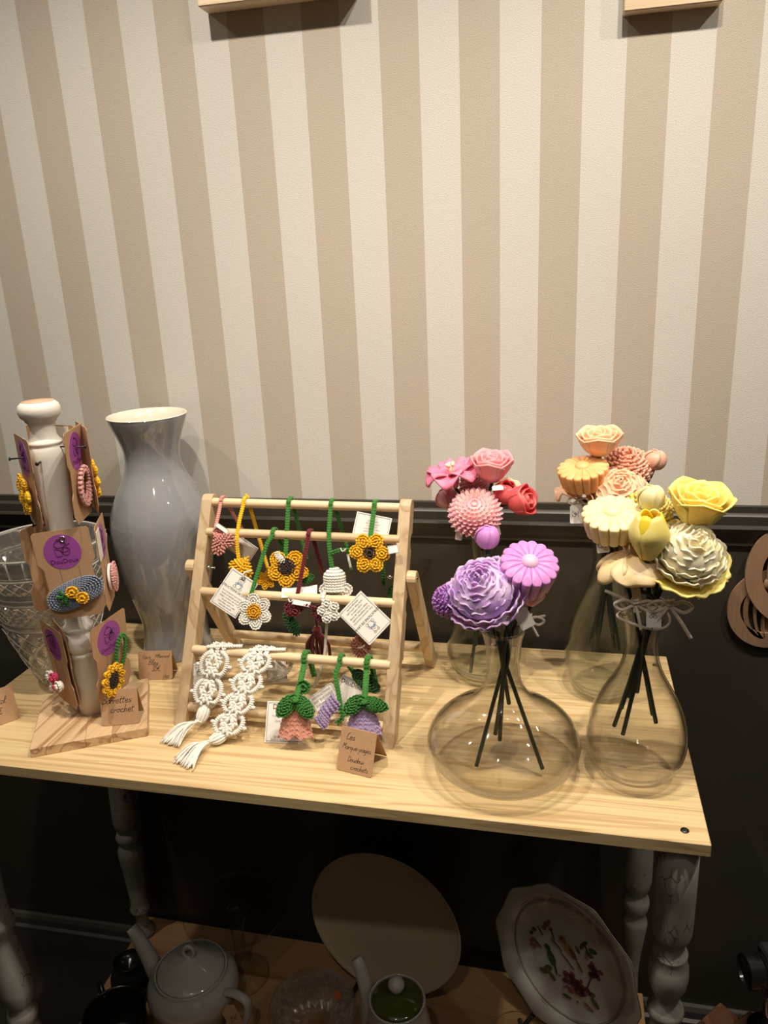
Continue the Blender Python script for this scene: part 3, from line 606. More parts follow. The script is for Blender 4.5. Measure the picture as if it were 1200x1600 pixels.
# lower right card with sunflower
nail(0.0, 0.130, 0.0205, 0.030)
t, M = clip_card('kraft card with small sunflower clip and long green leaf, lower right of the post', (0.1935, -0.3200, 0.9540), -0.10, 0.0, -0.06, 0.078, 0.122)
MS = M @ T(-0.018, -0.025, 0.010)
petals(MS, t, 11, 0.0175, 0.0068, Y_YEL, None, 0, 0.007, 0.0030, squash=0.8); MB(MS @ T(0, 0, 0.001)).knitdisc(oval(0.0105, 0.0125), 0.006, 0.0028).build('centre', Y_BRN, t)
m = MB(M @ T(0.006, 0.000, 0.006)); m.braid(catmull([(-0.008, -0.022, 0), (-0.006, 0.008, 0.002), (0.006, 0.030, 0.003), (0.016, 0.020, 0.003), (0.010, -0.006, 0.002), (0.002, -0.024, 0)], 6), 0.0068, (0, 0, 1)); m.build('leaf', Y_GRN, t)
# lower left cards
nail(PI + 0.55, 0.130, 0.0205, 0.022)
t, M = clip_card('kraft card with hot pink and white crochet clip, lower left of the post', (0.1140, -0.3320, 0.9420), -2.16, 0.0, -0.04, 0.076, 0.128)
for k, (px_, py_, r_, mt) in enumerate(((0.0, -0.016, 0.0085, Y_HOT), (0.004, -0.028, 0.0075, Y_HOT), (-0.014, -0.018, 0.009, Y_WHT), (0.014, -0.024, 0.008, Y_WHT), (-0.008, -0.034, 0.008, Y_WHT))):
    MB(M @ T(px_, py_, 0.008)).knitdisc(circle(r_), 0.012, 0.0032).build('petal', mt, t)
t, M = clip_card('plain kraft card half hidden behind the pink and white clip card', (0.1230, -0.3270, 0.9440), -2.30, 0.0, -0.03, 0.066, 0.122, stick=True)

# ================================================================== TENT PRICE CARDS
def tent(label, p0, p1, h, lean, z, lines, sheet=0.0005):
    a, b = V3(*p0, z), V3(*p1, z); w = np.linalg.norm(b - a); ex = (b - a) / w; fwd = np.cross(ex, (0, 0, 1))
    t = thing('price_card', (a + b) / 2, label, 'price card')
    up = V3(0, 0, 1) * math.cos(lean) - fwd * math.sin(lean); n = np.cross(ex, up)
    M = np.eye(4); M[:3, 0] = ex; M[:3, 1] = up; M[:3, 2] = n; M[:3, 3] = (a + b) / 2 + V3(0, 0, 0.0005)
    r = 0.003; o = [(-w / 2 + r, 0), (w / 2 - r, 0), (w / 2, r), (w / 2, h), (-w / 2, h), (-w / 2, r)]
    MB(M).prism(o, -sheet, sheet).build('front_panel', KRAFT, t, smooth=False)
    top = (a + b) / 2 + up * h; up2 = V3(0, 0, -1) * math.cos(lean * 1.1) - fwd * math.sin(lean * 1.1)
    M2 = np.eye(4); M2[:3, 0] = -ex; M2[:3, 1] = up2; M2[:3, 2] = np.cross(-ex, up2); M2[:3, 3] = top + V3(0, 0, 0.0005)
    MB(M2).prism([(-w / 2, 0), (w / 2, 0), (w / 2, h * .985), (-w / 2, h * .985)], -sheet, sheet).build('back_panel', KRAFT, t, smooth=False)
    m = MB(M)
    for s_, sz, x, y in lines: script(m, s_, sz, x * w, y * h, sheet + 0.0002)
    m.build('handwriting', INK, t); return t
tent('small kraft price card in front of the grey vase', (0.1588, -0.2062), (0.2138, -0.1972), 0.046, 0.30, H, [('Vase', .0068, -.26, .80), ('Allemand', .0062, .20, .82), ('Bleu', .0085, -.06, .60), ('35€', .0090, .02, .38), ('0968', .0050, .30, .08)])
tent('kraft card reading Barrettes crochet on the pine block', (0.1857, -0.3590), (0.2360, -0.3440), 0.051, 0.30, BZ, [('Barrettes', .0105, -.06, .70), ('crochet', .0105, .06, .44)])
tent('kraft price card cut off by the left picture edge, beside the crystal vase', (-0.012, -0.388), (0.0328, -0.3348), 0.052, 0.34, H, [('Vase', .009, -.1, .86), ('Cristal', .0095, .12, .64), ('45€', .0095, .10, .36)])
tent('kraft card reading Les Marque-pages at the front of the rack', (0.5400, -0.3900), (0.5895, -0.4015), 0.056, 0.42, H, [('Les', .0090, -.20, .80), ('Marque-pages', .0072, 0.0, .57), ('Doudoux', .0070, .02, .30), ('crochets', .0070, .14, .13)])

# ================================================================== LARGE GREY VASE
vx, vy = 0.1731, -0.0900
t = thing('ceramic_vase', (vx, vy, H), 'tall pale grey glazed baluster vase behind the wooden rack', 'vase')
VP = [(.0, .0585), (.003, .0600), (.012, .0588), (.03, .0556), (.05, .0545), (.065, .0560), (.08, .0595), (.10, .0648), (.12, .0695), (.16, .0772), (.20, .0820), (.225, .0830), (.245, .0812), (.262, .0765), (.28, .0690), (.295, .0615), (.31, .0535), (.325, .0472), (.34, .0444), (.352, .0442), (.365, .0463), (.38, .0510), (.395, .0570), (.407, .0612), (.411, .0622)]
q = catmull([V3(r, z, 0) for z, r in VP], 3)
MB(T(vx, vy, H)).lathe([(p[0], p[1]) for p in q] + [(.0628, .4122), (.0632, .4135)], 72, True, False).build('vase_body', VASEG, t)
MB(T(vx, vy, H)).lathe([(.0632, .4135), (.0622, .4148), (.0600, .4138), (.0550, .400), (.0480, .378), (.0415, .352), (.042, .33), (.055, .29), (.07, .25), (.074, .2), (.05, .05), (.0001, .02)], 72, False, False).build('inside_glaze', VASEI, t)

# ================================================================== CRYSTAL VASE
gx, gy = 0.0310, -0.2150
t = thing('crystal_vase', (gx, gy, H), 'tall cut crystal vase flaring upward, cut off by the left picture edge', 'vase')
CP = [(.0, .034), (.004, .0365), (.012, .036), (.06, .0545), (.12, .0735), (.124, .0755), (.128, .0745), (.165, .083), (.169, .0853), (.173, .0843), (.186, .0868), (.206, .0905), (.209, .0925), (.212, .0915), (.238, .0955), (.240, .0950)]
def rad(z):
    for (a, r0), (b, r1) in zip(CP, CP[1:]):
        if z <= b: return r0 + (r1 - r0) * (z - a) / (b - a)
    return CP[-1][1]
def csurf(u, v):
    z = v * .240; th_ = 2 * PI * u; r = rad(z)
    def tri(x): x = x % 1.0; return 1 - abs(2 * x - 1)
    if z < .010: c = 0
    elif z < .118:   # large diamonds with arches
        a = tri(u * 12 + z / .036); b_ = tri(u * 12 - z / .036); c = 0.0058 * min(a, b_) - 0.0030 * (1 if min(a, b_) > .66 else 0)
    elif z < .130: c = 0.0005
    elif z < .164:  # fine hobnails
        a = tri(u * 34 + z / .0135); b_ = tri(u * 34 - z / .0135); c = 0.0048 * min(a, b_)
    elif z < .175: c = 0.0
    elif z < .186: c = 0.0012 * tri(u * 24)
    elif z < .207: a = tri(u * 26 + z / .0175); b_ = tri(u * 26 - z / .0175); c = 0.0052 * min(a, b_)
    elif z < .213: c = 0.0
    else: c = 0.0035 if (u * 26) % 1 > .12 else 0.0
    return ((r + c) * math.cos(th_), (r + c) * math.sin(th_), z)
m = MB(T(gx, gy, H)); m.grid(csurf, 312, 130, cu=True)
m.lathe([(.034, 0.0), (.0001, 0.0)], 312, False, False)
m.lathe([(rad(.240) + .0006, .240), (.0915, .2415), (.0885, .239), (.0835, .205), (.076, .165), (.065, .12), (.047, .06), (.028, .02), (.0001, .016)], 312, False, False)
m.build('crystal_body', CRYSTAL, t, smooth=False)
GLINT = plain('cut_edge_glint', (0.80, 0.79, 0.76), 0.12, coat=0.5); GLINT.node_tree.nodes['Principled BSDF'].inputs['Alpha'].default_value = 0.55  # white for tubes along the cuts: painted edge highlights
def gpt(th_, z, lift=.0016): r = rad(z) + lift; return V3(gx + r * math.cos(th_), gy + r * math.sin(th_), H + z)
m = MB()
for k in range(12):
    for sg in (-1, 1): m.tube([gpt(2 * PI * k / 12 + sg * 2 * PI * z / .036 / 12, z, .0052) for z in np.linspace(.012, .117, 16)], .0009, 5)
for k in range(34):
    for sg in (-1, 1): m.tube([gpt(2 * PI * k / 34 + sg * 2 * PI * z / .0135 / 34, z, .0042) for z in np.linspace(.1305, .1635, 6)], .00045, 4)
for k in range(26):
    for sg in (-1, 1): m.tube([gpt(2 * PI * k / 26 + sg * 2 * PI * z / .0175 / 26, z, .0044) for z in np.linspace(.1865, .2065, 5)], .00055, 4)
    m.tube([gpt(2 * PI * k / 26, z, .0036) for z in (.2135, .226, .239)], .0011, 5)
for z, r_ in ((.119, .0013), (.129, .0011), (.1655, .0012), (.1745, .0009), (.2085, .0016), (.2125, .0010), (.2405, .0013)): m.tube([gpt(a, z, .0012) for a in np.linspace(0, 2 * PI, 73)[:-1]], r_, 5, closed=True)
m.build('cut_glint_lines', GLINT, t, kind='stuff')

# ================================================================== OPENWORK WOODEN ORNAMENT ON THE WALL (right edge)
t = thing('wooden_ornament', (1.15, -0.004, 0.86), 'brown plywood openwork ornament of overlapping rounds hanging on the dado at the right edge', 'wall decoration')
def crescent(c, R, th, a0, a1, z0, z1, name, squash=1.0, off=0.0):
    n = 24; out = []
    for i in range(n + 1): a = a0 + (a1 - a0) * i / n; out.append((c[0] + R * squash * math.cos(a) + off, c[1] + R * math.sin(a)))
    for i in range(n, -1, -1):
        a = a0 + (a1 - a0) * i / n; w_ = th * (0.25 + 0.75 * math.sin(PI * i / n)); out.append((c[0] + (R - w_) * squash * math.cos(a) + off, c[1] + (R - w_) * math.sin(a)))
    m = MB(frame((0, 0, 0), (0, -1, 0)));  m.prism(out, z0, z1); return m.build(name, WALNUT, t, smooth=False)
def ringp(c, R, th, z0, z1, name):
    m = MB(frame((0, 0, 0), (0, -1, 0))); o = [(c[0] + R * math.cos(2 * PI * i / 60), c[1] + R * 1.08 * math.sin(2 * PI * i / 60)) for i in range(60)]; i_ = [(c[0] + (R - th) * math.cos(2 * PI * i / 60), c[1] + (R * 1.08 - th * 1.3) * math.sin(2 * PI * i / 60)) for i in range(60)]
    m.ringprism(o, i_, z0, z1); return m.build(name, WALNUT, t, smooth=False)
ringp((1.146, 0.930), 0.061, 0.019, 0.004, 0.009, 'ring'); ringp((1.190, 0.995), 0.085, 0.024, 0.009, 0.014, 'ring'); ringp((1.200, 0.905), 0.062, 0.02, -0.001, 0.004, 'ring')
for sq in (0.72, 0.42, 0.12): crescent((1.146, 0.930), 0.052, 0.010, PI * 0.60, PI * 1.45, 0.004, 0.009, 'rib', sq)
for sq in (0.35, 0.70): crescent((1.150, 0.930), 0.052, 0.010, -PI * 0.45, PI * 0.40, 0.004, 0.009, 'rib', sq)
for sq in (0.75, 0.45): crescent((1.190, 0.995), 0.072, 0.012, PI * 0.60, PI * 1.35, 0.009, 0.014, 'rib', sq)
MB(T(1.1385, -0.012, 0.975)).ball((0, 0, 0), 0.0055, 0.004, 0.009).build('bead', WALNUT, t)

# ================================================================== WOODEN A-FRAME RACK
RO = V3(0.288, -0.3235, H); EX = V3(0.9991, -0.042, 0); EY = V3(0.042, 0.9991, 0)
RM = np.eye(4); RM[:3, 0] = EX; RM[:3, 1] = EY; RM[:3, 3] = RO
def RW(u, v, z): return RO + EX * u + EY * v + V3(0, 0, z)
rack = thing('display_rack', RW(0.155, 0.12, 0), 'pine A-frame rack with round rungs, hung with crochet bookmarks', 'display stand')
LN = nrm((0.168, 0.305)); SL = 0.348
def upright(u0, u1, name='upright'):
    # side profile in (v,z): s along the post, w across (to the back)
    pts = [(0, 0)]
    pts += [(0.012 - 0.0125 * math.cos(a) , SL - 0.012 + 0.0125 * math.sin(a)) for a in np.linspace(0, PI, 9)]   # (w, s)
    side = [(0.0245, SL - 0.012)]
    for sc in (0.288, 0.197, 0.108):
        side += [(0.0245 - 0.0085 * math.sin(a), sc + 0.0115 * math.cos(a)) for a in np.linspace(0, PI, 8)]
    side += [(0.0245, 0.0)]
    outl = [(-0.0, 0.0)] + pts[1:] + side[1:]
    P = []
    for w_, s_ in outl:
        v = LN[0] * s_ + LN[1] * w_; z = LN[1] * s_ - LN[0] * w_; P.append((v, z))
    P[0] = (0.0, 0.0); zc = P[-1]; P[-1] = (0.0285, 0.0)
    m = MB(RM); n = len(P); vs = [(u0, v, z) for v, z in P] + [(u1, v, z) for v, z in P]
    fs = [tuple(range(n)), tuple(range(2 * n - 1, n - 1, -1))] + [(i, i + n, (i + 1) % n + n, (i + 1) % n) for i in range(n)]
    m.add(vs, fs); o = m.build(name, PINE_Z, rack, smooth=False); b = o.modifiers.new('bevel', 'BEVEL'); b.width = 0.001; b.segments = 2; b.limit_method = 'ANGLE'
upright(-0.0105, 0.0065); upright(0.3005, 0.3175)
def rearleg(u0, u1, pv, ft):
    a = np.array(pv); b = np.array(ft); d = nrm(a - b); w = V3(d[1], -d[0], 0)[:2] * 0.011; P = []
    e = a
    for t_ in np.linspace(PI, 0, 9): P.append(tuple(e + w * math.cos(t_) * 1.0 + d * 0.011 * math.sin(t_)))
    k1 = b + w; k2 = b - w; k1 = k1 - d * (k1[1] / d[1]); k2 = k2 - d * (k2[1] / d[1]); P += [tuple(k1), tuple(k2)]
    m = MB(RM); n = len(P); vs = [(u0, v, z) for v, z in P] + [(u1, v, z) for v, z in P]
    m.add(vs, [tuple(range(n)), tuple(range(2 * n - 1, n - 1, -1))] + [(i, i + n, (i + 1) % n + n, (i + 1) % n) for i in range(n)])
    o = m.build('rear_leg', PINE_Z, rack, smooth=False); b_ = o.modifiers.new('bevel', 'BEVEL'); b_.width = 0.001; b_.segments = 2; b_.limit_method = 'ANGLE'
rearleg(0.3180, 0.3320, (0.122, 0.200), (0.240, 0.0)); rearleg(-0.0250, -0.0110, (0.122, 0.200), (0.240, 0.0))
DW = {1: (0.168, 0.2895), 2: (0.142, 0.250), 3: (0.100, 0.170), 4: (0.057, 0.0955), 5: (0.021, 0.021)}
for k, (v, z) in DW.items():
    m = MB(RM); m.tube([(0.0045 if k < 5 else -0.002, v, z), (0.3045, v, z)], 0.0066, 20); m.build('rung', DOWEL, rack, smooth='auto')
MB(RM).tube([(-0.008, 0.213, 0.042), (0.317, 0.213, 0.042)], 0.0066, 20).build('rear_rung', DOWEL, rack, smooth='auto')
for u0, u1, hd in ((-0.0065, -0.020, 0.0085), (0.3155, 0.329, 0.2965)):
    m = MB(RM); m.tube([(hd - 0.002, 0.122, 0.200), (hd + 0.004 if hd < .1 else hd - 0.006, 0.122, 0.200)], 0.0030, 8); m.tube([(hd, .122, .2), (hd + (0.012 if hd < .1 else -0.008), .122, .2)], 0.0014, 6); m.build('screw', STEEL, rack)
MB(RM).tube([(0.3316, .122, .2), (0.3328, .122, .2)], 0.004, 10).build('screw', STEEL, rack)
MB(RM).tube([(-0.0246, .122, .2), (-0.0258, .122, .2)], 0.004, 10).build('screw', STEEL, rack)

# ------------------------------------------------------------------ things hanging on the rack
FD = nrm(CAM - Vector(RW(0.155, 0.05, 0.15)))         # general direction towards the room
def itemM(u, v, z, roll=0.0, yaw=0.0, pitch=0.35):
    f = V3(0.12 + yaw, -1.0, pitch); return frame(RW(u, v, z), nrm(f), roll)
def cord(t, mat, k, u, front, back=None, w=0.0062, name='cord', uf=None, ub=None, extra=()):
    """loops over rung k at u; front/back = (u, v, z) of the ends"""
    v, z = DW[k]; r = 0.0066 + w * 0.36
    pts = [RW(*front)] + [RW(*e) for e in extra]
    a0 = 3.4
    for a in np.linspace(PI * 1.0, 0.0, 7): pts.append(RW(u, v + r * math.cos(a), z + r * math.sin(a)))
    if back: pts.append(RW(*back))
    p = catmull(pts, 5); C0 = RW(u, v, z)
    m = MB(); P = resample(p, w * 0.62); m.tube(P, w * 0.36, 6)
    for i in range(len(P)):
        tg = nrm(P[min(i + 1, len(P) - 1)] - P[max(i - 1, 0)]); nn = P[i] - C0; nn = nn if np.linalg.norm(nn) < 0.013 else V3(0.1, -1, 0.25) * (1 if (P[i] - C0) @ EY < 0.002 else -1)
        nn = nn - tg * (nn @ tg); nn = nrm(nn); b = np.cross(nn, tg)
        for sg in (-1, 1): m.stitch(P[i] + b * sg * w * 0.25 + nn * w * 0.10, tg + b * sg * 0.55, nn, w * 0.50, w * 0.26, w * 0.30)
    return m.build(name, mat, t)
def paper(M, t, w, h, curl=0.0, lines=True, bear=True, cut=None, title='INSTRUCTIONS DE LAVAGE', name='care_tag', flip=False, thick=0.0004):
    g = MB(M)
    def fn(u, v): x = (u - .5) * w; return (x, (v - .5) * h, curl * ((x / w) ** 2) * 4)
    g.grid(fn, 8, 2); o = g.build(name, PAPER, t, smooth=False); solid(o, thick)
    Mx = M @ (RZ(PI) if flip else np.eye(4)) @ T(0, 0, 0.0006 + max(0, curl) * 0.3); k = h / 0.05
    b = MB(Mx)
    for yy in (h * .46, -h * .46): b.box(-w * .46, w * .46, yy - .0002, yy + .0002, 0, .0002)
    for xx in (w * .46, -w * .46): b.box(xx - .0002, xx + .0002, -h * .46, h * .46, 0, .0002)
    b.build('printed_border', INKGREY, o, smooth=False)
    if lines:
        text(title, 0.0042 * k, Mx @ T(0, h * (.05 if bear else .30), 0), INK, o, sx=0.85)
        tx = MB()
        for i, s_ in enumerate(('Pour conserver votre article', 'le plus longtemps possible', 'lavage a la main, eau froide', 'ne pas mettre au', 'seche-linge, seche a plat', 'repassage interdit')):
            text(s_, 0.0030 * k, Mx @ T(0, h * (-.06 - i * .068 if bear else .18 - i * .09), 0), INKGREY, tx, sx=0.85)
        tx.build('small_print', INKGREY, o, smooth=False)
    if bear:
        m = MB(Mx @ T(0, h * .26, 0.0002)); kk = k * 0.001
        for cx, cy, rr in ((0, 3.2, 3.4), (-2.8, 6.2, 1.3), (2.8, 6.2, 1.3), (0, -3.2, 3.8), (-4.2, -5.4, 1.7), (4.2, -5.4, 1.7), (-4.0, -1.2, 1.2), (4.0, -1.2, 1.2), (0, 2.2, 1.2)):
            m.tube([V3(cx * kk + rr * kk * math.cos(a), cy * kk + rr * kk * math.sin(a), 0) for a in np.linspace(0, 2 * PI, 14)[:-1]], 0.00016 * k, 4, closed=True)
        m.build('bear_sketch', INKGREY, o)
        m = MB(Mx @ T(0, h * .26, 0.0003)); m.prism([(-3.4 * kk, 1.2 * kk), (0, -.4 * kk), (3.4 * kk, 1.2 * kk), (3.4 * kk, -2 * kk), (0, -.4 * kk), (-3.4 * kk, -2 * kk)], 0, .0001); m.build('bow_print', INKBLUE, o, smooth=False)
    return o
def twine_knot(p, t, mat=Y_WHT, s=1.0):
    m = MB(); p = np.asarray(p, float); m.tube(catmull([p + V3(-.004, 0, .003) * s, p + V3(0, -.004, 0) * s, p + V3(.004, -.002, .003) * s, p + V3(.002, 0, -.002) * s], 5), 0.0008, 6); m.build('string', mat, t)
G = 'crochet bookmarks hanging from the rack'
def bm(name, p, label, cat='bookmark'): return thing(name, p, label, cat, None)
# 1 pink heart
t = bm('crochet_bookmark', RW(.022, .15, .22), 'dusty pink crochet heart on a pink cord at the left end of the top rung')
cord(t, Y_PNK, 1, .0225, (.0230, .130, .2560), (.047, .176, .240), 0.0056)
heart = lambda q: (0.0185 * (math.sin(q) ** 3) * 1.05, 0.0170 * (0.8125 * math.cos(q) - 0.3125 * math.cos(2 * q) - 0.125 * math.cos(3 * q) - 0.0625 * math.cos(4 * q)) + 0.001)
MB(itemM(.0350, .124, .2410, -2.45, 0.05, .3)).knitdisc(heart, 0.006, 0.0042, 'rad').build('heart', Y_PNK, t)
MB(itemM(.0290, .131, .2540, 0.5)).knitdisc(oval(.007, .008), 0.005, 0.0034).build('back_petal', Y_PNK, t)
paper(itemM(.052, .154, .222, -0.62, 0.0, 0.2), t, .044, .028, 0, True, False, title='INSTRUCTIONS', flip=True)
paper(itemM(.036, .128, .262, -0.75, 0.4, 0.6), t, .022, .007, 0, False, False, name='price_slip')
# 2 yellow heart
t = bm('crochet_bookmark', RW(.058, .14, .18), 'yellow crochet heart behind a tilted white care tag, hung by a long yellow cord')
cord(t, Y_YEL, 1, .0600, (.0590, .126, .2150), (.082, .176, .180), 0.0058, extra=((.0560, .132, .240), (.0570, .146, .268)))
MB(itemM(.0670, .120, .2050, 2.6)).knitdisc(heart, 0.009, 0.0042, 'rad').build('heart', Y_YEL, t)
MT = itemM(.0620, .092, .1745, -0.62, 0.10, .45)
paper(MT, t, .046, .060, 0.0, True, True)
m = MB(MT); m.tube([V3(.0026 * math.cos(a), .025 + .0026 * math.sin(a), .0010) for a in np.linspace(0, 2 * PI, 14)[:-1]], .0005, 5, closed=True); m.build('eyelet', NAILM, t)
m = MB(MT); m.tube(catmull([V3(0, .025, .001), V3(-.003, .030, .003), V3(-.002, .036, .001), V3(.003, .040, -.004)], 5), .0011, 6); m.build('string', Y_WHT, t)
# 2b yellow small star flower behind
petals(itemM(.083, .165, .166, 0.3), t, 6, .0085, .0058, Y_YEL, Y_ORG, .005, sp=0.003)
# 3 white daisy
t = bm('crochet_bookmark', RW(.10, .07, .14), 'white crochet daisy with yellow heart on a bright green cord from the second rung')
cord(t, Y_GRN, 2, .1130, (.0905, .085, .172), (.1240, .155, .205), 0.0062, extra=((.098, .105, .205), (.107, .124, .240)))
MD = itemM(.1000, .076, .1545, 0.1, 0, .4)
for k in range(6):
    a = PI / 6 + k * PI / 3; MB(MD @ RZ(a) @ T(.0155, 0, 0) @ RY(-.15)).knitdisc(lambda q: (.0115 * math.cos(q), .0092 * math.sin(q)), .006, .0030).build('petal', Y_WHT, t)
MB(MD @ T(0, 0, .004)).knitdisc(circle(.0105), .006, .0030).build('centre', Y_ORG, t)
MB(itemM(.092, .088, .134, -.3)).knitdisc(oval(.010, .006), .004, .0032).build('back_leaf', Y_SAL, t)
# 4 sunflower left
t = bm('crochet_bookmark', RW(.13, .14, .18), 'yellow crochet flower with ragged brown centre, hung left of the middle of the top rung')
cord(t, Y_GRN, 1, .1320, (.1340, .127, .222), (.146, .178, .200), 0.0064)
MF = itemM(.1360, .124, .2060, 0.0, .05, .35)
for a in (0.75, 2.38, 3.55, 4.65, 5.80): MB(MF @ RZ(a) @ T(.0170, 0, 0)).knitdisc(lambda q: (.0125 * math.cos(q), .0122 * math.sin(q)), .009, .0034).build('petal', Y_YEL, t)
MB(MF @ T(0, .001, .004)).knitdisc(lambda q: (.0125 * (1 + .12 * math.cos(9 * q)) * math.cos(q), .0120 * (1 + .12 * math.cos(9 * q)) * math.sin(q)), .006, .0030).build('centre', Y_BRN, t)
MB(itemM(.1580, .130, .1970, .2)).knitdisc(circle(.009), .006, .0034).build('back_petal', Y_YEL, t)
MB(itemM(.1640, .134, .185, .6)).knitdisc(oval(.010, .005), .004, .0032).build('leaf', Y_GRN, t)
MB(itemM(.1270, .122, .222, .7)).knitdisc(oval(.004, .010), .003, .003).build('string_end', Y_WHT, t)
# 5 dark red cherry bow
t = bm('crochet_bookmark', RW(.175, .08, .10), 'pair of dark red crochet rosebuds with green leaf and dark red tassel')
cord(t, Y_RED, 2, .1690, (.1590, .100, .176), (.181, .152, .185), 0.0060)
for u_, r_, rl in ((.158, .0130, .2), (.200, .0125, -.3)):
    mm = itemM(u_, .083, .1605 if u_ < .18 else .1560, rl, 0, .35)
    for k in range(5): a = k * 2 * PI / 5; MB(mm @ T(.007 * math.cos(a), .005 * math.sin(a), .003 * math.sin(k * 2))).knitdisc(circle(.0078), .008, .0034).build('petal', Y_RED, t)
m = MB(); m.braid([RW(.165, .08, .163), RW(.180, .078, .168), RW(.195, .08, .163)], .006); m.build('stem', Y_RED, t)
MB(itemM(.1490, .092, .1310, .50, 0, .2)).knitdisc(lambda q: (.0085 * math.cos(q), .0200 * math.sin(q)), .004, .0036, 'rad').build('leaf', Y_DGRN, t)
m = MB(); m.tube(catmull([RW(.187, .088, .150), RW(.186, .095, .135), RW(.184, .10, .118)], 4), .0022, 6); m.ell(RW(.184, .10, .118), [(0.0075, 0, 0), (0, .0075, 0), (0, 0, .009)]); m.build('tassel_head', Y_RED, t)
m = MB()
for i in range(44):
    a = random.uniform(0, 2 * PI); r_ = random.uniform(.2, 1); b0 = RW(.184 + .006 * r_ * math.cos(a), .10 + .006 * r_ * math.sin(a), .114); e0 = RW(.184 + .020 * r_ * math.cos(a), .10 + .012 * r_ * math.sin(a), .072 + .003 * random.random())
    m.tube(catmull([b0, b0 * .45 + e0 * .55 + V3(.005 * math.cos(a), 0, .004), e0], 3), .0010, 5)
m.build('tassel_skirt', Y_RED, t, kind='stuff')
paper(itemM(.160, .105, .1760, .10, 0, 1.8), t, .052, .018, .002, True, False, title='DouDoux')
paper(itemM(.172, .078, .1715, -.18, 0, .9), t, .026, .0085, 0, False, False, name='price_slip')
twine_knot(RW(.155, .082, .172), t)
# 6 white bell
t = bm('crochet_bookmark', RW(.205, .13, .17), 'cream white crochet bell flower hung by a green cord from the top rung')
cord(t, Y_GRN, 1, .1980, (.2070, .120, .210), (.216, .178, .205), 0.0062, extra=((.2010, .133, .250),))
mm = itemM(.2105, .118, .1930, 0, 0, .2)
bellp = lambda u, v: (lambda r: (r * math.cos(2 * PI * u), -.016 + .034 * (1 - v), r * math.sin(2 * PI * u)))(.003 + .0120 * math.sin(min(1, v * 2.6) * PI / 2) + .006 * max(0, v - .70))
MB(mm).knitsurf(bellp, 22, 9, .0040, True).build('bell', Y_WHT, t)
for a, x_ in ((.2, .0175), (2.9, -.0125), (1.2, .003)): MB(mm @ T(x_, -.013, .006) @ RZ(a)).knitdisc(circle(.0095), .005, .0034).build('petal', Y_WHT, t)
m = MB(); m.braid([RW(.208, .124, .233), RW(.219, .128, .236), RW(.234, .135, .234)], .006); m.build('leaf_cord', Y_GRN, t)
m = MB(); m.braid([RW(.226, .150, .232), RW(.226, .150, .216), RW(.227, .15, .198)], .005); m.build('leaf_cord', Y_GRN, t)
paper(itemM(.232, .126, .2200, .20, 0, .3), t, .004, .020, 0, False, False, name='price_slip'); twine_knot(RW(.224, .126, .236), t)
# 7 white small flower with long cord
t = bm('crochet_bookmark', RW(.21, .07, .10), 'small white five-petalled crochet flower with a long white stem cord over the third rung')
cord(t, Y_WHT, 3, .1995, (.2040, .082, .176), None, 0.0056)
mm = itemM(.2130, .078, .1620, .3, 0, .35)
for k in range(5): a = PI / 2 + k * 2 * PI / 5; MB(mm @ T(.0095 * math.cos(a), .0105 * math.sin(a), 0)).knitdisc(circle(.0068), .009, .0036).build('petal', Y_WHT, t)
MB(mm).knitdisc(circle(.0045), .009, .003).build('centre', Y_WHT, t)
m = MB(); m.tube(catmull([RW(.209, .078, .150), RW(.204, .080, .118), RW(.200, .074, .085), RW(.186, .062, .045)], 6), .0021, 8); m.build('stem_cord', plain('off_white_cord', (.60, .55, .48), .9), t)
# 8 right sunflower
t = bm('crochet_bookmark', RW(.26, .14, .21), 'yellow six-petalled crochet flower with dark brown centre at the right end of the top rung')
cord(t, Y_GRN, 1, .2640, (.2640, .126, .2500), None, 0.0066)
mm = itemM(.2650, .122, .2355, .0, 0, .35)
for k, a in enumerate((1.05, 2.1, 3.05, 4.25, 5.2, 6.2)): MB(mm @ RZ(a) @ T(.0175, 0, .001 * (k % 2))).knitdisc(lambda q: (.0118 * math.cos(q), .0102 * math.sin(q)), .012, .0036).build('petal', Y_YEL, t)
MB(mm @ T(0, 0, .004)).knitdisc(circle(.0088), .007, .0030).build('centre', Y_BRN, t)
m = MB(); m.braid([RW(.2680, .178, .225), RW(.2700, .170, .165)], .0062); m.build('back_cord', Y_GRN, t)
paper(itemM(.2610, .149, .2610, -.22, 0, .5), t, .052, .044, 0, True, False, flip=True)
paper(itemM(.3000, .118, .2440, .15, 0, .6), t, .015, .012, 0, False, False, name='price_slip')
MB(itemM(.2850, .17, .145, .1)).knitdisc(oval(.009, .020), .004, .0036).build('leaf', Y_DGRN, t)
# 9 pink leaf with tag
t = bm('crochet_bookmark', RW(.25, .09, .09), 'dusty pink crochet petal below a diamond-tilted white care tag at the right of the rack')
MT = itemM(.2640, .082, .1530, .80, 0, .50); paper(MT, t, .046, .062, 0, True, True, flip=True)
MT = itemM(.2500, .098, .0990, 0, 0, .2); MB(MT).knitdisc(lambda q: (.0150 * math.cos(q) * (1 + .1 * math.sin(3 * q)), .0165 * math.sin(q)), .005, .0034, 'rad').build('petal', Y_SAL, t)
m = MB(); m.tube(catmull([RW(.262, .078, .112), RW(.256, .082, .106), RW(.250, .084, .104)], 4), .0012, 6); m.tube(catmull([RW(.256, .08, .109), RW(.27, .075, .098), RW(.285, .07, .085)], 4), .0003, 5); m.build('string', Y_WHT, t)
m = MB(); m.braid([RW(.247, .10, .114), RW(.250, .102, .14), RW(.253, .100 + .0066, .172)], .0052); m.build('cord', Y_PNK, t)
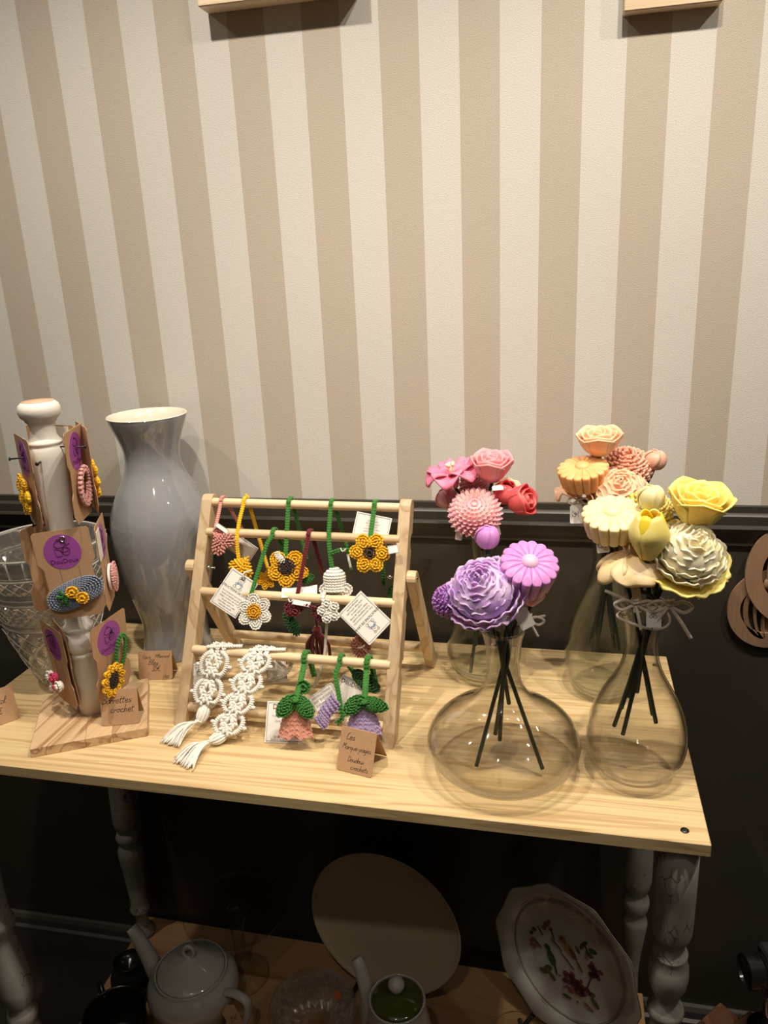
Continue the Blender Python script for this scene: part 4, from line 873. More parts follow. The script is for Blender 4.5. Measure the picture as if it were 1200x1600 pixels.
# 10 lace bookmarks
def lace(label, top, bot, tas, cells, back=None, seed=1, tag_=None):
    random.seed(seed); top = V3(*top); bot = V3(*bot)
    t = bm('lace_bookmark', RW(*bot), label)
    v4, z4 = DW[4]
    def axis(s):  # s 0 at rung ... 1 bottom
        return top * (1 - s) + bot * s
    L = np.linalg.norm(bot - top); nn = V3(0.05, -1, .4); hw = .0200
    ex = V3(1, 0, 0); dn = nrm(bot - top)
    def PT(x, s, lift=0): p = axis(s); return RW(*(p + ex * x + V3(0, -lift, lift * .4)))
    for c in range(cells):
        s0, s1 = c / cells, (c + 1) / cells
        for sg in (-1, 1):
            P = catmull([PT(sg * .006, s0, .001), PT(sg * hw * .85, s0 + .2 / cells, .002), PT(sg * hw, s0 + .5 / cells, .003), PT(sg * hw * .8, s0 + .8 / cells, .002), PT(sg * .004, s1, .001)], 5)
            m = MB(); R_ = resample(P, .0028); m.tube(R_, .0026, 6)
            for i in range(1, len(R_) - 1):
                tg = nrm(R_[i + 1] - R_[i - 1]); b = nrm(np.cross(nn, tg)); m.stitch(R_[i], b, nn, .0042, .0017, .0040)
            pk = R_[len(R_) // 2] + RW(sg * .0052, 0, 0) - RO; m.ell(pk, [(.0042, 0, 0), (0, .0028, 0), (0, 0, .0032)])
            m.build('side_arc', Y_WHT, t)
        for k, (x_, q_, rl) in enumerate(((-.0058, .24, .55), (.0058, .27, -.55), (-.0062, .50, -.45), (.0062, .52, .45), (-.0044, .76, .6), (.0050, .74, -.6))):
            c0 = PT(x_, s0 + q_ / cells, .004); dv = (nrm(RW(*bot) - RW(*top)) + EX * math.tan(rl) * -.9); dv = nrm(dv) * (.0052 + random.uniform(-.0006, .0006)); m = MB()
            m.ell(c0, [dv * 1.35, nrm(np.cross(nrm(nn), dv)) * .0040, nrm(nn) * .0036], sph_template(10, 7)); m.braid([c0 - dv + nrm(nn) * .0012, c0 + nrm(nn) * .0024, c0 + dv + nrm(nn) * .0012], .0098, nn); m.build('shell', Y_WHT, t)
    # wrap over the rung
    m = MB()
    for x_ in (-.010, .010, 0.0): m.braid(catmull([RW(top[0] + x_, v4 - .011, z4 - .004), RW(top[0] + x_, v4 - .004, z4 + .009), RW(top[0] + x_ + .004, v4 + .008, z4 + .008), RW(top[0] + x_ + .006, v4 + .014, z4 - .012)], 4), .0062, (0, -.3, 1))
    m.braid([RW(top[0] - .016, v4 - .006, z4 + .009), RW(top[0] + .022, v4 - .001, z4 + .0105), RW(top[0] + .034, v4 + .002, z4 + .0100)], .0055, (0, -.3, 1)); m.build('top_loop', Y_WHT, t)
    k0 = RW(*bot); k1 = RW(*tas[0])
    d = nrm(k1 - k0); m = MB(); cen = (k0 + k1) / 2; ln = np.linalg.norm(k1 - k0) * .62; side = nrm(np.cross(d, (0, 0, 1))); upv = np.cross(side, d)
    m.ell(cen, [d * ln, side * .0085, upv * .0080], sph_template(14, 9))
    for i in range(12):
        a = 2 * PI * i / 12; m.tube([cen + d * (ln * math.cos(q) * .99) + (side * math.cos(a) * .0085 + upv * math.sin(a) * .0080) * math.sin(q) for q in np.linspace(.3, 2.9, 8)], .0011, 5)
    m.build('tassel_knot', Y_WHT, t); MB().braid([k1 + side * .005 + upv * .003, k1 + upv * .006, k1 - side * .005 + upv * .003], .0035, (0, -.5, 1)).build('tassel_tie', Y_WHT, t)
    m = MB(); e1 = RW(*tas[1]); e2 = RW(*tas[2])
    for i in range(46):
        q = (i + .5) / 46; e = e1 * (1 - q) + e2 * q + V3(random.uniform(-.004, .004), random.uniform(-.004, .004), 0); e[2] = H + .0012 + .004 * random.random()
        st_ = k1 + side * (q - .5) * .006 + upv * random.uniform(-.003, .003)
        mid = st_ * .45 + e * .55 + V3(0, 0, .007 * random.random() + .005); mid[2] = max(mid[2], H + .002)
        m.tube(catmull([st_, mid, e], 4), .00105, 5)
    m.build('tassel_strands', Y_WHT, t, kind='stuff')
    return t
t = lace('shorter white lace bookmark at the left end of the fourth rung', (.0470, .050, .1000), (.0400, .010, .0330), ((.0350, -.004, .0150), (-.0080, -.0420, .0), (.0230, -.0480, .0)), 2, seed=3)
paper(itemM(.0200, .044, .055, .38, 0, .3), t, .036, .050, 0, False, True)
t = lace('longer white lace bookmark, its tassel lying at the table front', (.1140, .050, .1020), (.0830, -.024, .0120), ((.0680, -.036, .0075), (.0340, -.0800, .0), (.0660, -.0920, .0)), 4, seed=5)
t = bm('lace_bookmark', RW(.14, .07, .07), 'end of a third white lace bookmark hanging behind the fourth rung')
m = MB(); m.braid(catmull([RW(.128, .070, .092), RW(.146, .066, .092), RW(.153, .066, .080), RW(.142, .066, .062), RW(.128, .066, .055)], 5), .0062); m.braid([RW(.131, .068, .082), RW(.143, .068, .070)], .005); m.build('lace_edge', Y_WHT, t)
paper(itemM(.126, .072, .066, .1), t, .030, .040, 0, False, False)
# 11 bellflowers
def pointed(L, Wd): return lambda q: (L * math.cos(q), Wd * math.sin(q) * (abs(math.sin(q)) ** .35) * (1 if math.cos(q) > 0 else 1))
def bell(label, u, v_, z, colr, leafc, w, h, cu, seed, leaves):
    random.seed(seed); t = bm('crochet_bookmark', RW(u, v_, z - h / 2), label)
    cord(t, Y_GRN, 4, cu, (u + .004, v_ - .004, z + h * .50), (cu + .004, .072, .060), .0082, extra=((cu + .001, .042, .088),))
    mm = itemM(u, v_, z, 0, 0, .45)
    def fn(uu, v):
        a = (uu - .5) * 2.6; r = w / 2 * (.16 + .90 * v ** .80); zz = math.cos(a) * .010
        return (r * math.sin(a) / math.sin(1.3), h * (.5 - v) - (.0090 * (math.cos(uu * 2 * PI * 1.5) ** 2) * max(0, v - .72) * 3.5), zz - .006)
    m = MB(mm); m.knitsurf(fn, 8, 9, .0052); m.build('bell', colr, t)
    for (x, y, an, L, Wd, yw) in leaves: MB(mm @ T(x, y, .0065) @ RZ(an) @ RY(yw)).knitdisc(pointed(L, Wd), .008, .0036, 'tan').build('leaf', leafc, t)
    return t
t = bell('salmon crochet bellflower under two green leaves, left of the two bellflowers', .1860, -.014, .0470, Y_SAL, Y_GRN, .048, .050, .1805, 11, ((-.0105, .014, .88, .0190, .0105, .15), (.0135, .013, -.86, .0200, .0105, -.15), (.0, .022, 0, .010, .008, 0)))
MB(itemM(.192, .010, .078, .2)).knitdisc(circle(.010), .006, .0036).build('leaf', Y_GRN, t)
g = paper(itemM(.1620, .004, .0230, -.02, 0.0, .75), t, .054, .056, 0, False, False)
MT = itemM(.1620, .0035, .0235, -.02, 0.0, .75)
text('DouDoux', .0095, MT @ T(0.001, .0205, .0006), INKRED, g)
tx = MB()
for i, (s_, y_) in enumerate((('Crochet fait main', .008), ('DouDoux', .001), ('@doudoux', -.020), ('contact doudoux', -.0235))): text(s_, .0036, MT @ T(-.006, y_, .0006), INKGREY, tx)
tx.build('small_print', INKGREY, g, smooth=False)
m = MB(MT @ T(.018, -.019, .0007))
for k in range(8): a = k * PI / 4; m.tube([V3(0, 0, 0), V3(.0038 * math.cos(a), .0038 * math.sin(a), 0)], .0004, 4)
m.build('flower_print', PINKINK, g)
t = bell('lilac crochet bellflower with a wide green leaf, right end of the fourth rung', .2800, -.006, .0520, Y_LIL, Y_GRN, .050, .044, .2725, 12, ((-.0120, .015, .75, .0180, .0100, .15), (.0150, .016, -.22, .0210, .0095, -.1), (-.002, .020, 0, .010, .008, 0)))
MB(itemM(.2660, .062, .0650, -.65, 0, .3)).knitdisc(lambda q: (.0240 * math.cos(q), .0105 * math.sin(q)), .006, .0040, 'tan').build('back_leaf', Y_DGRN, t)
g = paper(itemM(.2430, .050, .0440, -.42, 0, .35), t, .040, .052, 0, False, False); text('DouDoux', .0085, itemM(.2430, .0495, .0440, -.42, 0, .35) @ T(-.002, .018, .0007), INK, g)
t = bm('crochet_bookmark', RW(.22, .03, .03), 'curled lilac crochet petal on a green cord between the two bellflowers')
cord(t, Y_GRN, 4, .2330, (.2420, .016, .0460), (.252, .072, .060), .0068, extra=((.2370, .024, .064), (.2300, .038, .086)))
def cp(uu, v): a = (uu - .5) * 2.2; return (.006 * math.sin(a) - .012 + .024 * v + .002 * math.sin(v * 9), -.018 + .036 * v ** 1.3 + (uu - .5) * -.016, .008 * math.cos(a))
MB(itemM(.2235, .010, .0450, 0, 0, .4)).knitsurf(cp, 5, 9, .0050).build('petal', Y_LIL, t)
m = MB(); m.braid([RW(.242, .014, .047), RW(.246, .010, .036), RW(.238, .008, .028)], .0068); m.build('leaf', Y_GRN, t)
g = paper(itemM(.2060, .048, .0400, .60, 0, .4), t, .042, .024, 0, False, False)
tx = MB(); MT = itemM(.2060, .0475, .0400, .60, 0, .4)
for i in range(3): text('INSTRUCTIONS', .0045, MT @ T(0, .007 - i * .006, .0007), INK, tx)
tx.build('small_print', INKGREY, g, smooth=False); twine_knot(RW(.2160, .012, .0560), t)
random.seed(21)

# ================================================================== GLASS CARAFES
def carafe(label, x, y, prof, mat, cat='carafe', name='glass_carafe', wall=.0022):
    t = thing(name, (x, y, H), label, cat)
    q = catmull([V3(r, z, 0) for z, r in prof], 5); out = [(max(p[0], .0001), max(p[1], 0)) for p in q]
    inn = [(max(p[0] - wall, .0001), p[1] + (.004 if p[1] < .02 else 0)) for p in q]
    rim = out[-1]; lip = [(rim[0] + .0006, rim[1] + .0008), (rim[0] - wall / 2, rim[1] + .0022), (rim[0] - wall - .0004, rim[1] + .0008)]
    MB(T(x, y, H)).lathe(out + lip + inn[::-1], 80, False, False).build('glass_body', mat, t); return t
DEC = (0.7533, -0.3569)
carafe('wide flat-bellied clear glass decanter holding the purple flowers', *DEC, [(.0, .0001), (.0004, .040), (.003, .060), (.012, .080), (.026, .0925), (.040, .0965), (.052, .0945), (.066, .0860), (.078, .0725), (.090, .0545), (.102, .0385), (.115, .0285), (.130, .0222), (.148, .0198), (.168, .0205), (.184, .0232), (.197, .0268)], GLASS, 'decanter', 'glass_decanter')
CFR = (0.9165, -0.3400)
carafe('clear glass carafe with bulging belly at the front right, holding the yellow flowers', *CFR, [(.0, .0001), (.0004, .025), (.002, .034), (.010, .0475), (.025, .0560), (.045, .0600), (.062, .0598), (.080, .0565), (.098, .0500), (.115, .0415), (.130, .0330), (.145, .0258), (.160, .0212), (.175, .0192), (.190, .0196), (.208, .0228), (.222, .0262), (.230, .0280)], GLASS)
CBR = (0.8882, -0.1404)
carafe('smoky clear glass carafe at the back right, holding the peach flowers', *CBR, [(.0, .0001), (.0004, .028), (.003, .040), (.012, .0480), (.030, .0535), (.055, .0560), (.080, .0548), (.105, .0510), (.130, .0430), (.155, .0325), (.178, .0245), (.200, .0203), (.220, .0198), (.236, .0212), (.243, .0225)], GLASSG)
CBL = (0.7100, -0.1133)
carafe('clear glass carafe at the back beside the rack, holding the pink flowers', *CBL, [(.0, .0001), (.0004, .028), (.003, .040), (.012, .0500), (.030, .0570), (.048, .0590), (.066, .0570), (.085, .0530), (.105, .0470), (.125, .0380), (.145, .0265), (.160, .0190), (.175, .0168), (.195, .0185), (.215, .0208), (.232, .0222)], GLASSG)

# ================================================================== WAX FLOWERS
def upM(c, up, spin=0.0):
    z = nrm(up); x = nrm(np.cross((0, 1, 0), z)); y = np.cross(z, x); M = np.eye(4); M[:3, 0] = x; M[:3, 1] = y; M[:3, 2] = z; M[:3, 3] = c; return M @ RZ(spin)
def petal_surf(mb, R, a0, span, zb, h, r0, r1, curl=0.0, point=0.15, ruf=0.0, rn=5, thick=0.0016, ns=10, nt=7, ph=0.0, cup=0.0):
    """cup-shaped petal: angle a0 +- span, from radius r0 at zb to r1 at zb+h"""
    def fn(u, v):
        s_ = (u - .5) * 2; wd = math.sin(min(1, v * 1.25 + .18) * PI / 2) * (1 - .35 * max(0, v - .75) * 4 * abs(s_)); a = a0 + s_ * span * wd
        r = r0 + (r1 - r0) * math.sin(v * PI / 2) ** .9 + curl * v ** 4 - cup * (s_ ** 2) * v
        z = zb + h * (v ** 1.1) * (1 - point * abs(s_) ** 2.2 * v) - abs(curl) * .5 * v ** 6 + ruf * math.sin(s_ * rn + ph) * v ** 2
        r += ruf * .8 * math.cos(s_ * rn * 1.3 + ph) * v ** 2
        return (r * math.cos(a), r * math.sin(a), z)
    mb.grid(fn, ns, nt); return mb
def addpetal(M, t, mat, name='petal', thick=.0018, **k):
    m = MB(M); petal_surf(m, 0, thick=thick, **k); o = m.build(name, mat, t); solid(o, thick); return o
def rose(M, t, R, hgt, mat, inner=None, n=(3, 3, 4, 5), curl=1.0):
    MB(M).lathe([(.0001, 0), (R * .45, hgt * .01), (R * .74, hgt * .22), (R * .70, hgt * .70), (R * .3, hgt * .84), (.0001, hgt * .86)], 20, False, False).build('core', inner or mat, t)
    for l, c in enumerate(n):
        f = (l + 1) / len(n)
        for k in range(c):
            a = 2 * PI * k / c + l * .7
            def fn(u, v, a=a, f=f, c=c):
                s_ = (u - .5) * 2; aa = a + s_ * PI / c * 1.30; r = R * f * (.45 + .52 * math.sin(min(1, v * 1.35) * PI / 2)) + R * .20 * curl * f * v ** 5
                if v < .25: r = min(r, R * (.25 + 2.0 * v))
                return (r * math.cos(aa), r * math.sin(aa), hgt * (.0 + (1.02 - .10 * f) * v) * (1 - (.16 + .06 * f) * abs(s_) ** 2 * v) + hgt * .05 * max(0, 1 - abs(s_) * 3) * v ** 6 * f)
            o = MB(M); o.grid(fn, 10, 8); solid(o.build('petal', (inner or mat) if f < .6 else mat, t), .0018)
def tulip(M, t, R, hgt, mat, inner=None):
    MB(M).ball((0, 0, hgt * .42), R * .72, R * .72, hgt * .42).build('core', inner or mat, t)
    for l in range(2):
        for k in range(3):
            a = 2 * PI * k / 3 + l * PI / 3
            def fn(u, v, a=a, l=l):
                s_ = (u - .5) * 2; r = R * (.30 + .70 * math.sin(min(1, v * 1.35) * PI / 2) - .62 * max(0, v - .50) ** 1.3 * 2) * (.92 if l == 0 else 1.0); w_ = 1.14 * math.sin(PI * min(1, .14 + v * .62)) ** .6
                aa = a + s_ * w_ * .95; return (r * math.cos(aa), r * math.sin(aa), hgt * v * (1 - .16 * s_ * s_ * v))
            o = MB(M); o.grid(fn, 10, 9); solid(o.build('petal', (inner or mat) if l == 0 else mat, t), .0018)
def bud(M, t, R, hgt, mat): 
    MB(M).ball((0, 0, hgt * .5), R * .88, R * .88, hgt * .5).build('core', mat, t)
    for k in range(4):
        a = 2 * PI * k / 4 + .4
        def fn(u, v, a=a):
            s_ = (u - .5) * 2; ph = v * .93 * PI; r = R * (.96 + .09 * (s_ + 1)) * math.sin(ph) ** .75 + .0004; aa = a + s_ * .95 + v * .8
            return (r * math.cos(aa), r * math.sin(aa), hgt * (.5 - .5 * math.cos(ph)) * (1 + .04 * s_))
        o = MB(M); o.grid(fn, 8, 9); solid(o.build('petal', mat, t), .0014)
def daisy(M, t, R, hgt, mat, cen, n=16):
    MB(M).lathe([(R * .45, -hgt), (R * .80, -hgt * .35), (R * .80, hgt * .0), (R * .3, hgt * .06), (.0001, hgt * .06)], 32, True, False).build('core', mat, t)
    for k in range(n):
        a = 2 * PI * k / n; w1 = R * math.tan(PI / n) * .96; o = []
        for r_, w_ in ((.22, .22), (.45, .48), (.70, .74), (.86, .90), (.95, .72), (1.0, .30)): o.append((R * r_, w1 * w_))
        o = o + [(x, -y) for x, y in o[::-1]]; nn = len(o); m = MB(M @ RZ(a)); vs = []
        top = [(x, y, hgt * (.10 + .05 * math.sin(x / R * PI)) - abs(y) * .25 + (.0 if x < R * .9 else -hgt * .05)) for x, y in o]
        mid = [(x * 1.0, y, -hgt * .10) for x, y in o]; bot = [(x * .86, y * .90, -hgt * .95) for x, y in o]
        vs = [(R * .6, 0, hgt * .17)] + top + mid + bot; fs = [(0, 1 + i, 1 + (i + 1) % nn) for i in range(nn)]
        for b_ in (0, 1): fs += [(1 + b_ * nn + i, 1 + (b_ + 1) * nn + i, 1 + (b_ + 1) * nn + (i + 1) % nn, 1 + b_ * nn + (i + 1) % nn) for i in range(nn)]
        fs.append(tuple(range(1 + 2 * nn, 1 + 3 * nn))[::-1]); m.add(vs, fs); ob = m.build('petal', mat, t)
        b_ = ob.modifiers.new('bevel', 'BEVEL'); b_.width = R * .035; b_.segments = 2; b_.limit_method = 'ANGLE'; b_.angle_limit = .7
    MB(M @ T(0, 0, hgt * .08)).ball((0, 0, 0), R * .31, R * .31, hgt * .22, 20, 10).build('centre', cen, t)
def mum(M, t, R, hgt, mat, mat2, rings=9):
    MB(M).ball((0, 0, hgt * .1), R * .80, R * .80, hgt * .62, 20, 10).build('core', mat, t)
    a_ = MB(M); b_ = MB(M)
    for j in range(rings):
        f = (j + .5) / rings; ph = .06 + 1.95 * f; n = max(5, int(5 + 21 * math.sin(min(ph, PI / 2)))); m = a_ if f > .45 else b_
        for k in range(n):
            a = 2 * PI * (k + .5 * (j % 2)) / n; d = V3(math.sin(ph) * math.cos(a), math.sin(ph) * math.sin(a), math.cos(ph)); base = V3(d[0] * R * .72, d[1] * R * .72, hgt * .1 + d[2] * hgt * .56)
            L = R * (.13 + .16 * f); w_ = R * (.045 + .06 * f); up_ = nrm(d + V3(0, 0, .55)); tg = V3(-math.sin(a), math.cos(a), 0); nn = np.cross(tg, up_)
            tip = base + up_ * L * 1.25
            m.add([base - tg * w_ - nn * w_ * .5, base + tg * w_ - nn * w_ * .5, base + nn * w_ * .9, (base * .35 + tip * .65) - tg * w_ * 1.05 - nn * w_ * .35, (base * .35 + tip * .65) + tg * w_ * 1.05 - nn * w_ * .35, (base * .35 + tip * .65) + nn * w_ * .3, tip],
                  [(0, 1, 4, 3), (1, 2, 5, 4), (2, 0, 3, 5), (3, 4, 6), (4, 5, 6), (5, 3, 6)])
    a_.build('outer_petals', mat, t, kind='stuff', smooth=False); b_.build('inner_petals', mat2, t, kind='stuff', smooth=False)
def peony(M, t, R, hgt, mat, mat2, layers=7, mat3=None):
    MB(M @ T(0, 0, -hgt * .10)).ball((0, 0, 0), R * .80, R * .80, hgt * .50, 20, 10).build('core', mat, t)
    for l in range(layers):
        f = (l + .55) / (layers - .45); c = 3 + int(l * 1.1)
        for k in range(c):
            a = 2 * PI * k / c + l * 1.13 + random.uniform(-.15, .15); r1 = R * (f ** .9) * random.uniform(.95, 1.04)
            zt = hgt * (.56 * math.cos(f * PI * .60) + .02) * random.uniform(.94, 1.06); h = hgt * (.30 + .22 * f)
            addpetal(M, t, mat2 if f < .75 else (mat3 or mat), thick=.0017, a0=a, span=PI / c * 1.45, zb=zt - h, h=h, r0=r1 * .62 + .001, r1=r1 * .98, curl=R * (.10 * f - .05), point=.30, ruf=R * .030, rn=4.2 + l * .3, ph=random.uniform(0, 6), ns=12)
def lily(M, t, R, mat, cen=None, n=5, droop=.35, wid=.62, a0=0.0, rd=0):
    for k in range(n):
        a = a0 + 2 * PI * k / n
        def fn(u, v, a=a):
            s_ = (u - .5) * 2; w_ = wid * R * (math.sin(PI * min(1, v * .86 + .08)) ** .8 if not rd else math.sin(PI * min(1, v * .78 + .10)) ** .6); x = R * (.08 + .95 * v); y = s_ * w_
            z = R * (.35 * math.sin(v * PI * .75) - droop * v ** 2.2) + R * .18 * (s_ * s_) * math.sin(v * PI) + R * .03 * math.sin(6 * v + s_ * 3); return (x * math.cos(a) - y * math.sin(a), x * math.sin(a) + y * math.cos(a), z)
        o = MB(M); o.grid(fn, 8, 10); solid(o.build('petal', mat, t), .0026)
    MB(M @ T(0, 0, -R * .12)).lathe([(R * .10, -R * .30), (R * .2, -R * .05), (R * .22, R * .18), (.0001, R * .2)], 16, True, False).build('calyx', mat, t)
    if cen:
        for k in range(5):
            a = 2 * PI * k / 5 + .3; m = MB(M); m.tube([V3(0, 0, R * .1), V3(R * .12 * math.cos(a), R * .12 * math.sin(a), R * .45)], [R * .06, R * .04], 6); m.ell((R * .13 * math.cos(a), R * .13 * math.sin(a), R * .5), [(R * .08, 0, 0), (0, R * .08, 0), (0, 0, R * .07)]); m.build('stamen', cen, t)
def orchid(M, t, R, mat, azs):
    """broad drooping rounded petals like an opened umbrella, two small upright ones in the middle"""
    for k, a in enumerate(azs):
        def fn(u, v, a=a, k=k):
            s_ = (u - .5) * 2; ph = .12 + 1.55 * v; aa = a + s_ * .92 * math.sin(PI * (.12 + .68 * v)) ** .8; r = R * (1 + .06 * math.sin(5 * s_ + k) * v + .10 * v * v * (1 - abs(s_)) - .04 * (k % 2))
            return (r * math.sin(ph) * math.cos(aa), r * math.sin(ph) * math.sin(aa), R * (.62 * math.cos(ph) + .05 * math.cos(6 * s_ + k) * v + .10 * abs(s_) * v) - .25 * R)
        o = MB(M); o.grid(fn, 14, 10); solid(o.build('petal', mat, t), .0026)
    for a in (.6, 2.6):
        def fn(u, v, a=a): s_ = (u - .5) * 2; r = R * (.12 + .16 * v); aa = a + s_ * .9; return (r * math.cos(aa), r * math.sin(aa), R * (.25 + .62 * v * (1 - .3 * s_ * s_)))
        o = MB(M); o.grid(fn, 8, 6); solid(o.build('inner_petal', mat, t), .0022)
def carn(M, t, R, hgt, mat, n=60):
    m = MB(M); MB(M).ball((0, 0, 0), R * .75, R * .75, hgt * .7).build('core', mat, t)
    for i in range(n):
        z = 1 - 1.45 * (i + .5) / n; r_ = math.sqrt(max(0, 1 - z * z)); a = i * 2.39996; d = V3(r_ * math.cos(a), r_ * math.sin(a), z); p = V3(d[0] * R * .82, d[1] * R * .82, d[2] * hgt * .78)
        tg = nrm(V3(-math.sin(a), math.cos(a), .3)); k = random.uniform(.8, 1.2)
        m.tube(catmull([p - tg * R * .16 * k, p + d * R * .13 * k, p + tg * R * .10 * k + d * R * .02, p + tg * R * .17 * k + d * R * .12], 3), R * .055, 5)
    m.build('ruffled_petals', mat, t, kind='stuff')
AXN = {}
def stem(t, base, up, pts, r=.0027, mat=None):
    """rod from the bloom through the neck of its carafe to its lower end"""
    b = V3(*base); e = V3(*pts[-1]); ax, zn, rn = min(((a_, z_, r_) for a_, z_, r_ in (((.7533, -.3569), .190, .0105), ((.9165, -.3400), .222, .0115), ((.8882, -.1404), .234, .0110), ((.7100, -.1133), .222, .0090))), key=lambda q: math.hypot(q[0][0] - e[0], q[0][1] - e[1]))
    d = nrm(V3(e[0] - ax[0], e[1] - ax[1], 0)); top = V3(ax[0], ax[1], H + zn) - d * rn; tz = (zn + H - b[2]); ctl = top + (top - e) * (.03 / max(.05, np.linalg.norm(top - e)))
    P = [b + nrm(up) * .004, b - nrm(up) * .010, ctl * .6 + (b - nrm(up) * .03) * .4, top, top * .5 + e * .5, e]
    m = MB(); m.tube(catmull(P, 6), r, 8); m.build('stem', mat or STEM, t)
def bow(t, p, s=1.0, tails=((-.018, 0, -.02), (.014, -.002, -.024)), loops=True, name='twine_bow'):
    p = V3(*p); m = MB(); r = .0016 * s
    if loops:
        for sg in (-1, 1): m.tube(catmull([p, p + V3(.010 * sg, -.004, .006) * s, p + V3(.019 * sg, -.003, .001) * s, p + V3(.012 * sg, -.003, -.005) * s, p], 5), r, 6)
    for tl in tails: m.tube(catmull([p, p + V3(*tl) * .5 * s + V3(0, -.003, .002), p + V3(*tl) * s], 5), r, 6)
    m.tube([p + V3(.0035 * math.cos(a), .0035 * math.sin(a), .0006 * a) for a in np.linspace(0, 4 * PI, 24)], r * .9, 6); m.build(name, TWINE, t)
def ptag(t, p, txt, rollv=0.0, w=.016, h=.024, yaw=0.0, pitch=.3):
    M = frame(p, nrm((.1 + yaw, -1, pitch)), rollv); m = MB(M); c = .003
    m.prism([(-w / 2, -h / 2 + .001), (-w / 2 + .001, -h / 2), (w / 2 - .001, -h / 2), (w / 2, -h / 2 + .001), (w / 2, h / 2 - c), (w / 2 - c, h / 2), (-w / 2 + c, h / 2), (-w / 2, h / 2 - c)], -.0003, .0003)
    o = m.build('price_tag', PAPER, t, smooth=False)
    if txt: m = MB(M @ RZ(PI / 2)); script(m, txt, .0085, 0, 0, .0005, .1, 1.0, .0003); m.build('handwriting', INK, o)
    return o
def neck(ax, z, k, r=.010): a = k * 2.4; return (ax[0] + r * math.cos(a), ax[1] + r * math.sin(a), H + z)
def wf(kind, c, label, group): return thing('wax_flower', c, label, 'flower', None)
TOCAM = lambda c: nrm(np.array(CAM) - np.array(c))
# --- purple bouquet in the decanter
c = (.7290, -.3700, 1.1050); up = nrm((-.18, -.62, .85)); t = wf('peony', c, 'large lilac purple wax peony in the decanter', 0)
peony(upM(c, up), t, .0475, .052, WX['lilac'], WX['lilac'], 9); stem(t, V3(*c) - up * .018, up, [neck(DEC, .185, 0, .012), neck(DEC, .12, 2, .006), (.803, -.368, H + .012)])
bow(t, (.7420, -.3640, 1.0720), 1.0, ((-.030, 0, -.006), (.016, 0, -.014))); ptag(t, (.7530, -.3850, 1.0700), '', -.45, .008, .024)
c = (.6890, -.3600, 1.0820); up = nrm((-.6, -.3, .6)); t = wf('carnation', c, 'small dark purple wax cluster tucked behind the left of the lilac peony', 0)
carn(upM(c, up), t, .0220, .022, WX['purple'], 90); stem(t, c, up, [neck(DEC, .190, 3, .014), neck(DEC, .13, 3, .008), (.743, -.350, H + .045)])
c = (.7840, -.3550, 1.1320); up = nrm((.14, -.50, .86)); t = wf('daisy', c, 'violet wax daisy with fluted sides and pale centre, right in the decanter', 0)
daisy(upM(c, up), t, .0345, .036, WX['violet'], WX['vpale'], 16); stem(t, V3(*c) - up * .022, up, [neck(DEC, .188, 1, .013), neck(DEC, .12, 4, .007), (.720, -.365, H + .006)])
c = (.7310, -.3070, 1.1330); up = nrm((0, -.1, 1)); t = wf('bud', c, 'small closed violet wax rosebud standing above the lilac peony', 0)
bud(upM(c, up), t, .0130, .0270, WX['violet']); stem(t, c, up, [neck(DEC, .195, 5, .014), neck(DEC, .13, 5, .008), (.760, -.345, H + .088)])
bow(t, (.742, -.318, 1.118), .9, ((.004, 0, -.022), (.010, -.003, -.018)), False); ptag(t, (.7480, -.3300, 1.1220), '', -.75, .007, .030, .2, .4)
c = (.7840, -.3250, 1.0880); up = nrm((.25, .1, 1)); t = wf('tulip', c, 'mauve wax tulip under the violet daisy', 0)
tulip(upM(V3(*c) - V3(0, 0, .022), up), t, .0160, .030, WX['mauve']); stem(t, V3(*c) - V3(0, 0, .022), up, [neck(DEC, .190, 7, .012), neck(DEC, .12, 7, .006), (.748, -.340, H + .030)])
bow(t, (.7830, -.3450, 1.0550), 1.0, ((.020, 0, .006), (.012, -.004, -.02))); ptag(t, (.7780, -.3560, 1.0620), '', .5, .018, .026)
# --- pink bouquet
c = (.6660, -.1130, 1.1700); up = nrm((-.20, -.10, 1)); t = wf('lily', c, 'hot pink wax lily with cream stamens, leftmost of the pink flowers', 0)
lily(upM(c, up, .4), t, .0400, WX['hot'], WX['cream'], 6, .30, .62); stem(t, V3(*c) - up * .01, up, [neck(CBL, .225, 0, .012), neck(CBL, .15, 2, .005), (.690, -.135, H + .010)]) 
c = (.7220, -.1130, 1.1660); up = nrm((.05, -.18, 1)); t = wf('rose', c, 'light pink wax rose, topmost of the pink flowers', 0)
rose(upM(c, up), t, .0265, .040, WX['pink']); stem(t, c, up, [neck(CBL, .225, 1, .012), neck(CBL, .15, 3, .005), (.715, -.11, H + .05)]); ptag(t, (.7330, -.1400, 1.1620), '', .1, .016, .010, 0, 1.6)
c = (.6950, -.0750, 1.1450); up = nrm((0, -.4, 1)); t = wf('carn', c, 'mauve pink ruffled wax flower behind the lily and the rose', 0)
carn(upM(c, up), t, .0260, .024, WX['mauve'], 80); stem(t, c, up, [neck(CBL, .225, 3, .012), neck(CBL, .15, 4, .006), (.70, -.10, H + .07)])
c = (.6600, -.0830, 1.1330); up = nrm((-.6, -.2, .8)); t = wf('bud', c, 'faded mauve wax bud behind the pink chrysanthemum, at its upper left', 0)
bud(upM(V3(*c) - V3(0, 0, .015), up), t, .0150, .028, WX['mauve']); stem(t, V3(*c) - V3(0, 0, .015), up, [neck(CBL, .225, 6, .012), neck(CBL, .15, 6, .006), (.705, -.12, H + .08)])
c = (.7380, -.1150, 1.1330); up = nrm((.3, -.3, .9)); t = wf('tulip', c, 'coral red wax tulip just under the light pink rose', 0)
tulip(upM(c, up), t, .0200, .034, WX['coral']); stem(t, c, up, [neck(CBL, .225, 4, .013), neck(CBL, .15, 1, .006), (.72, -.13, H + .06)])
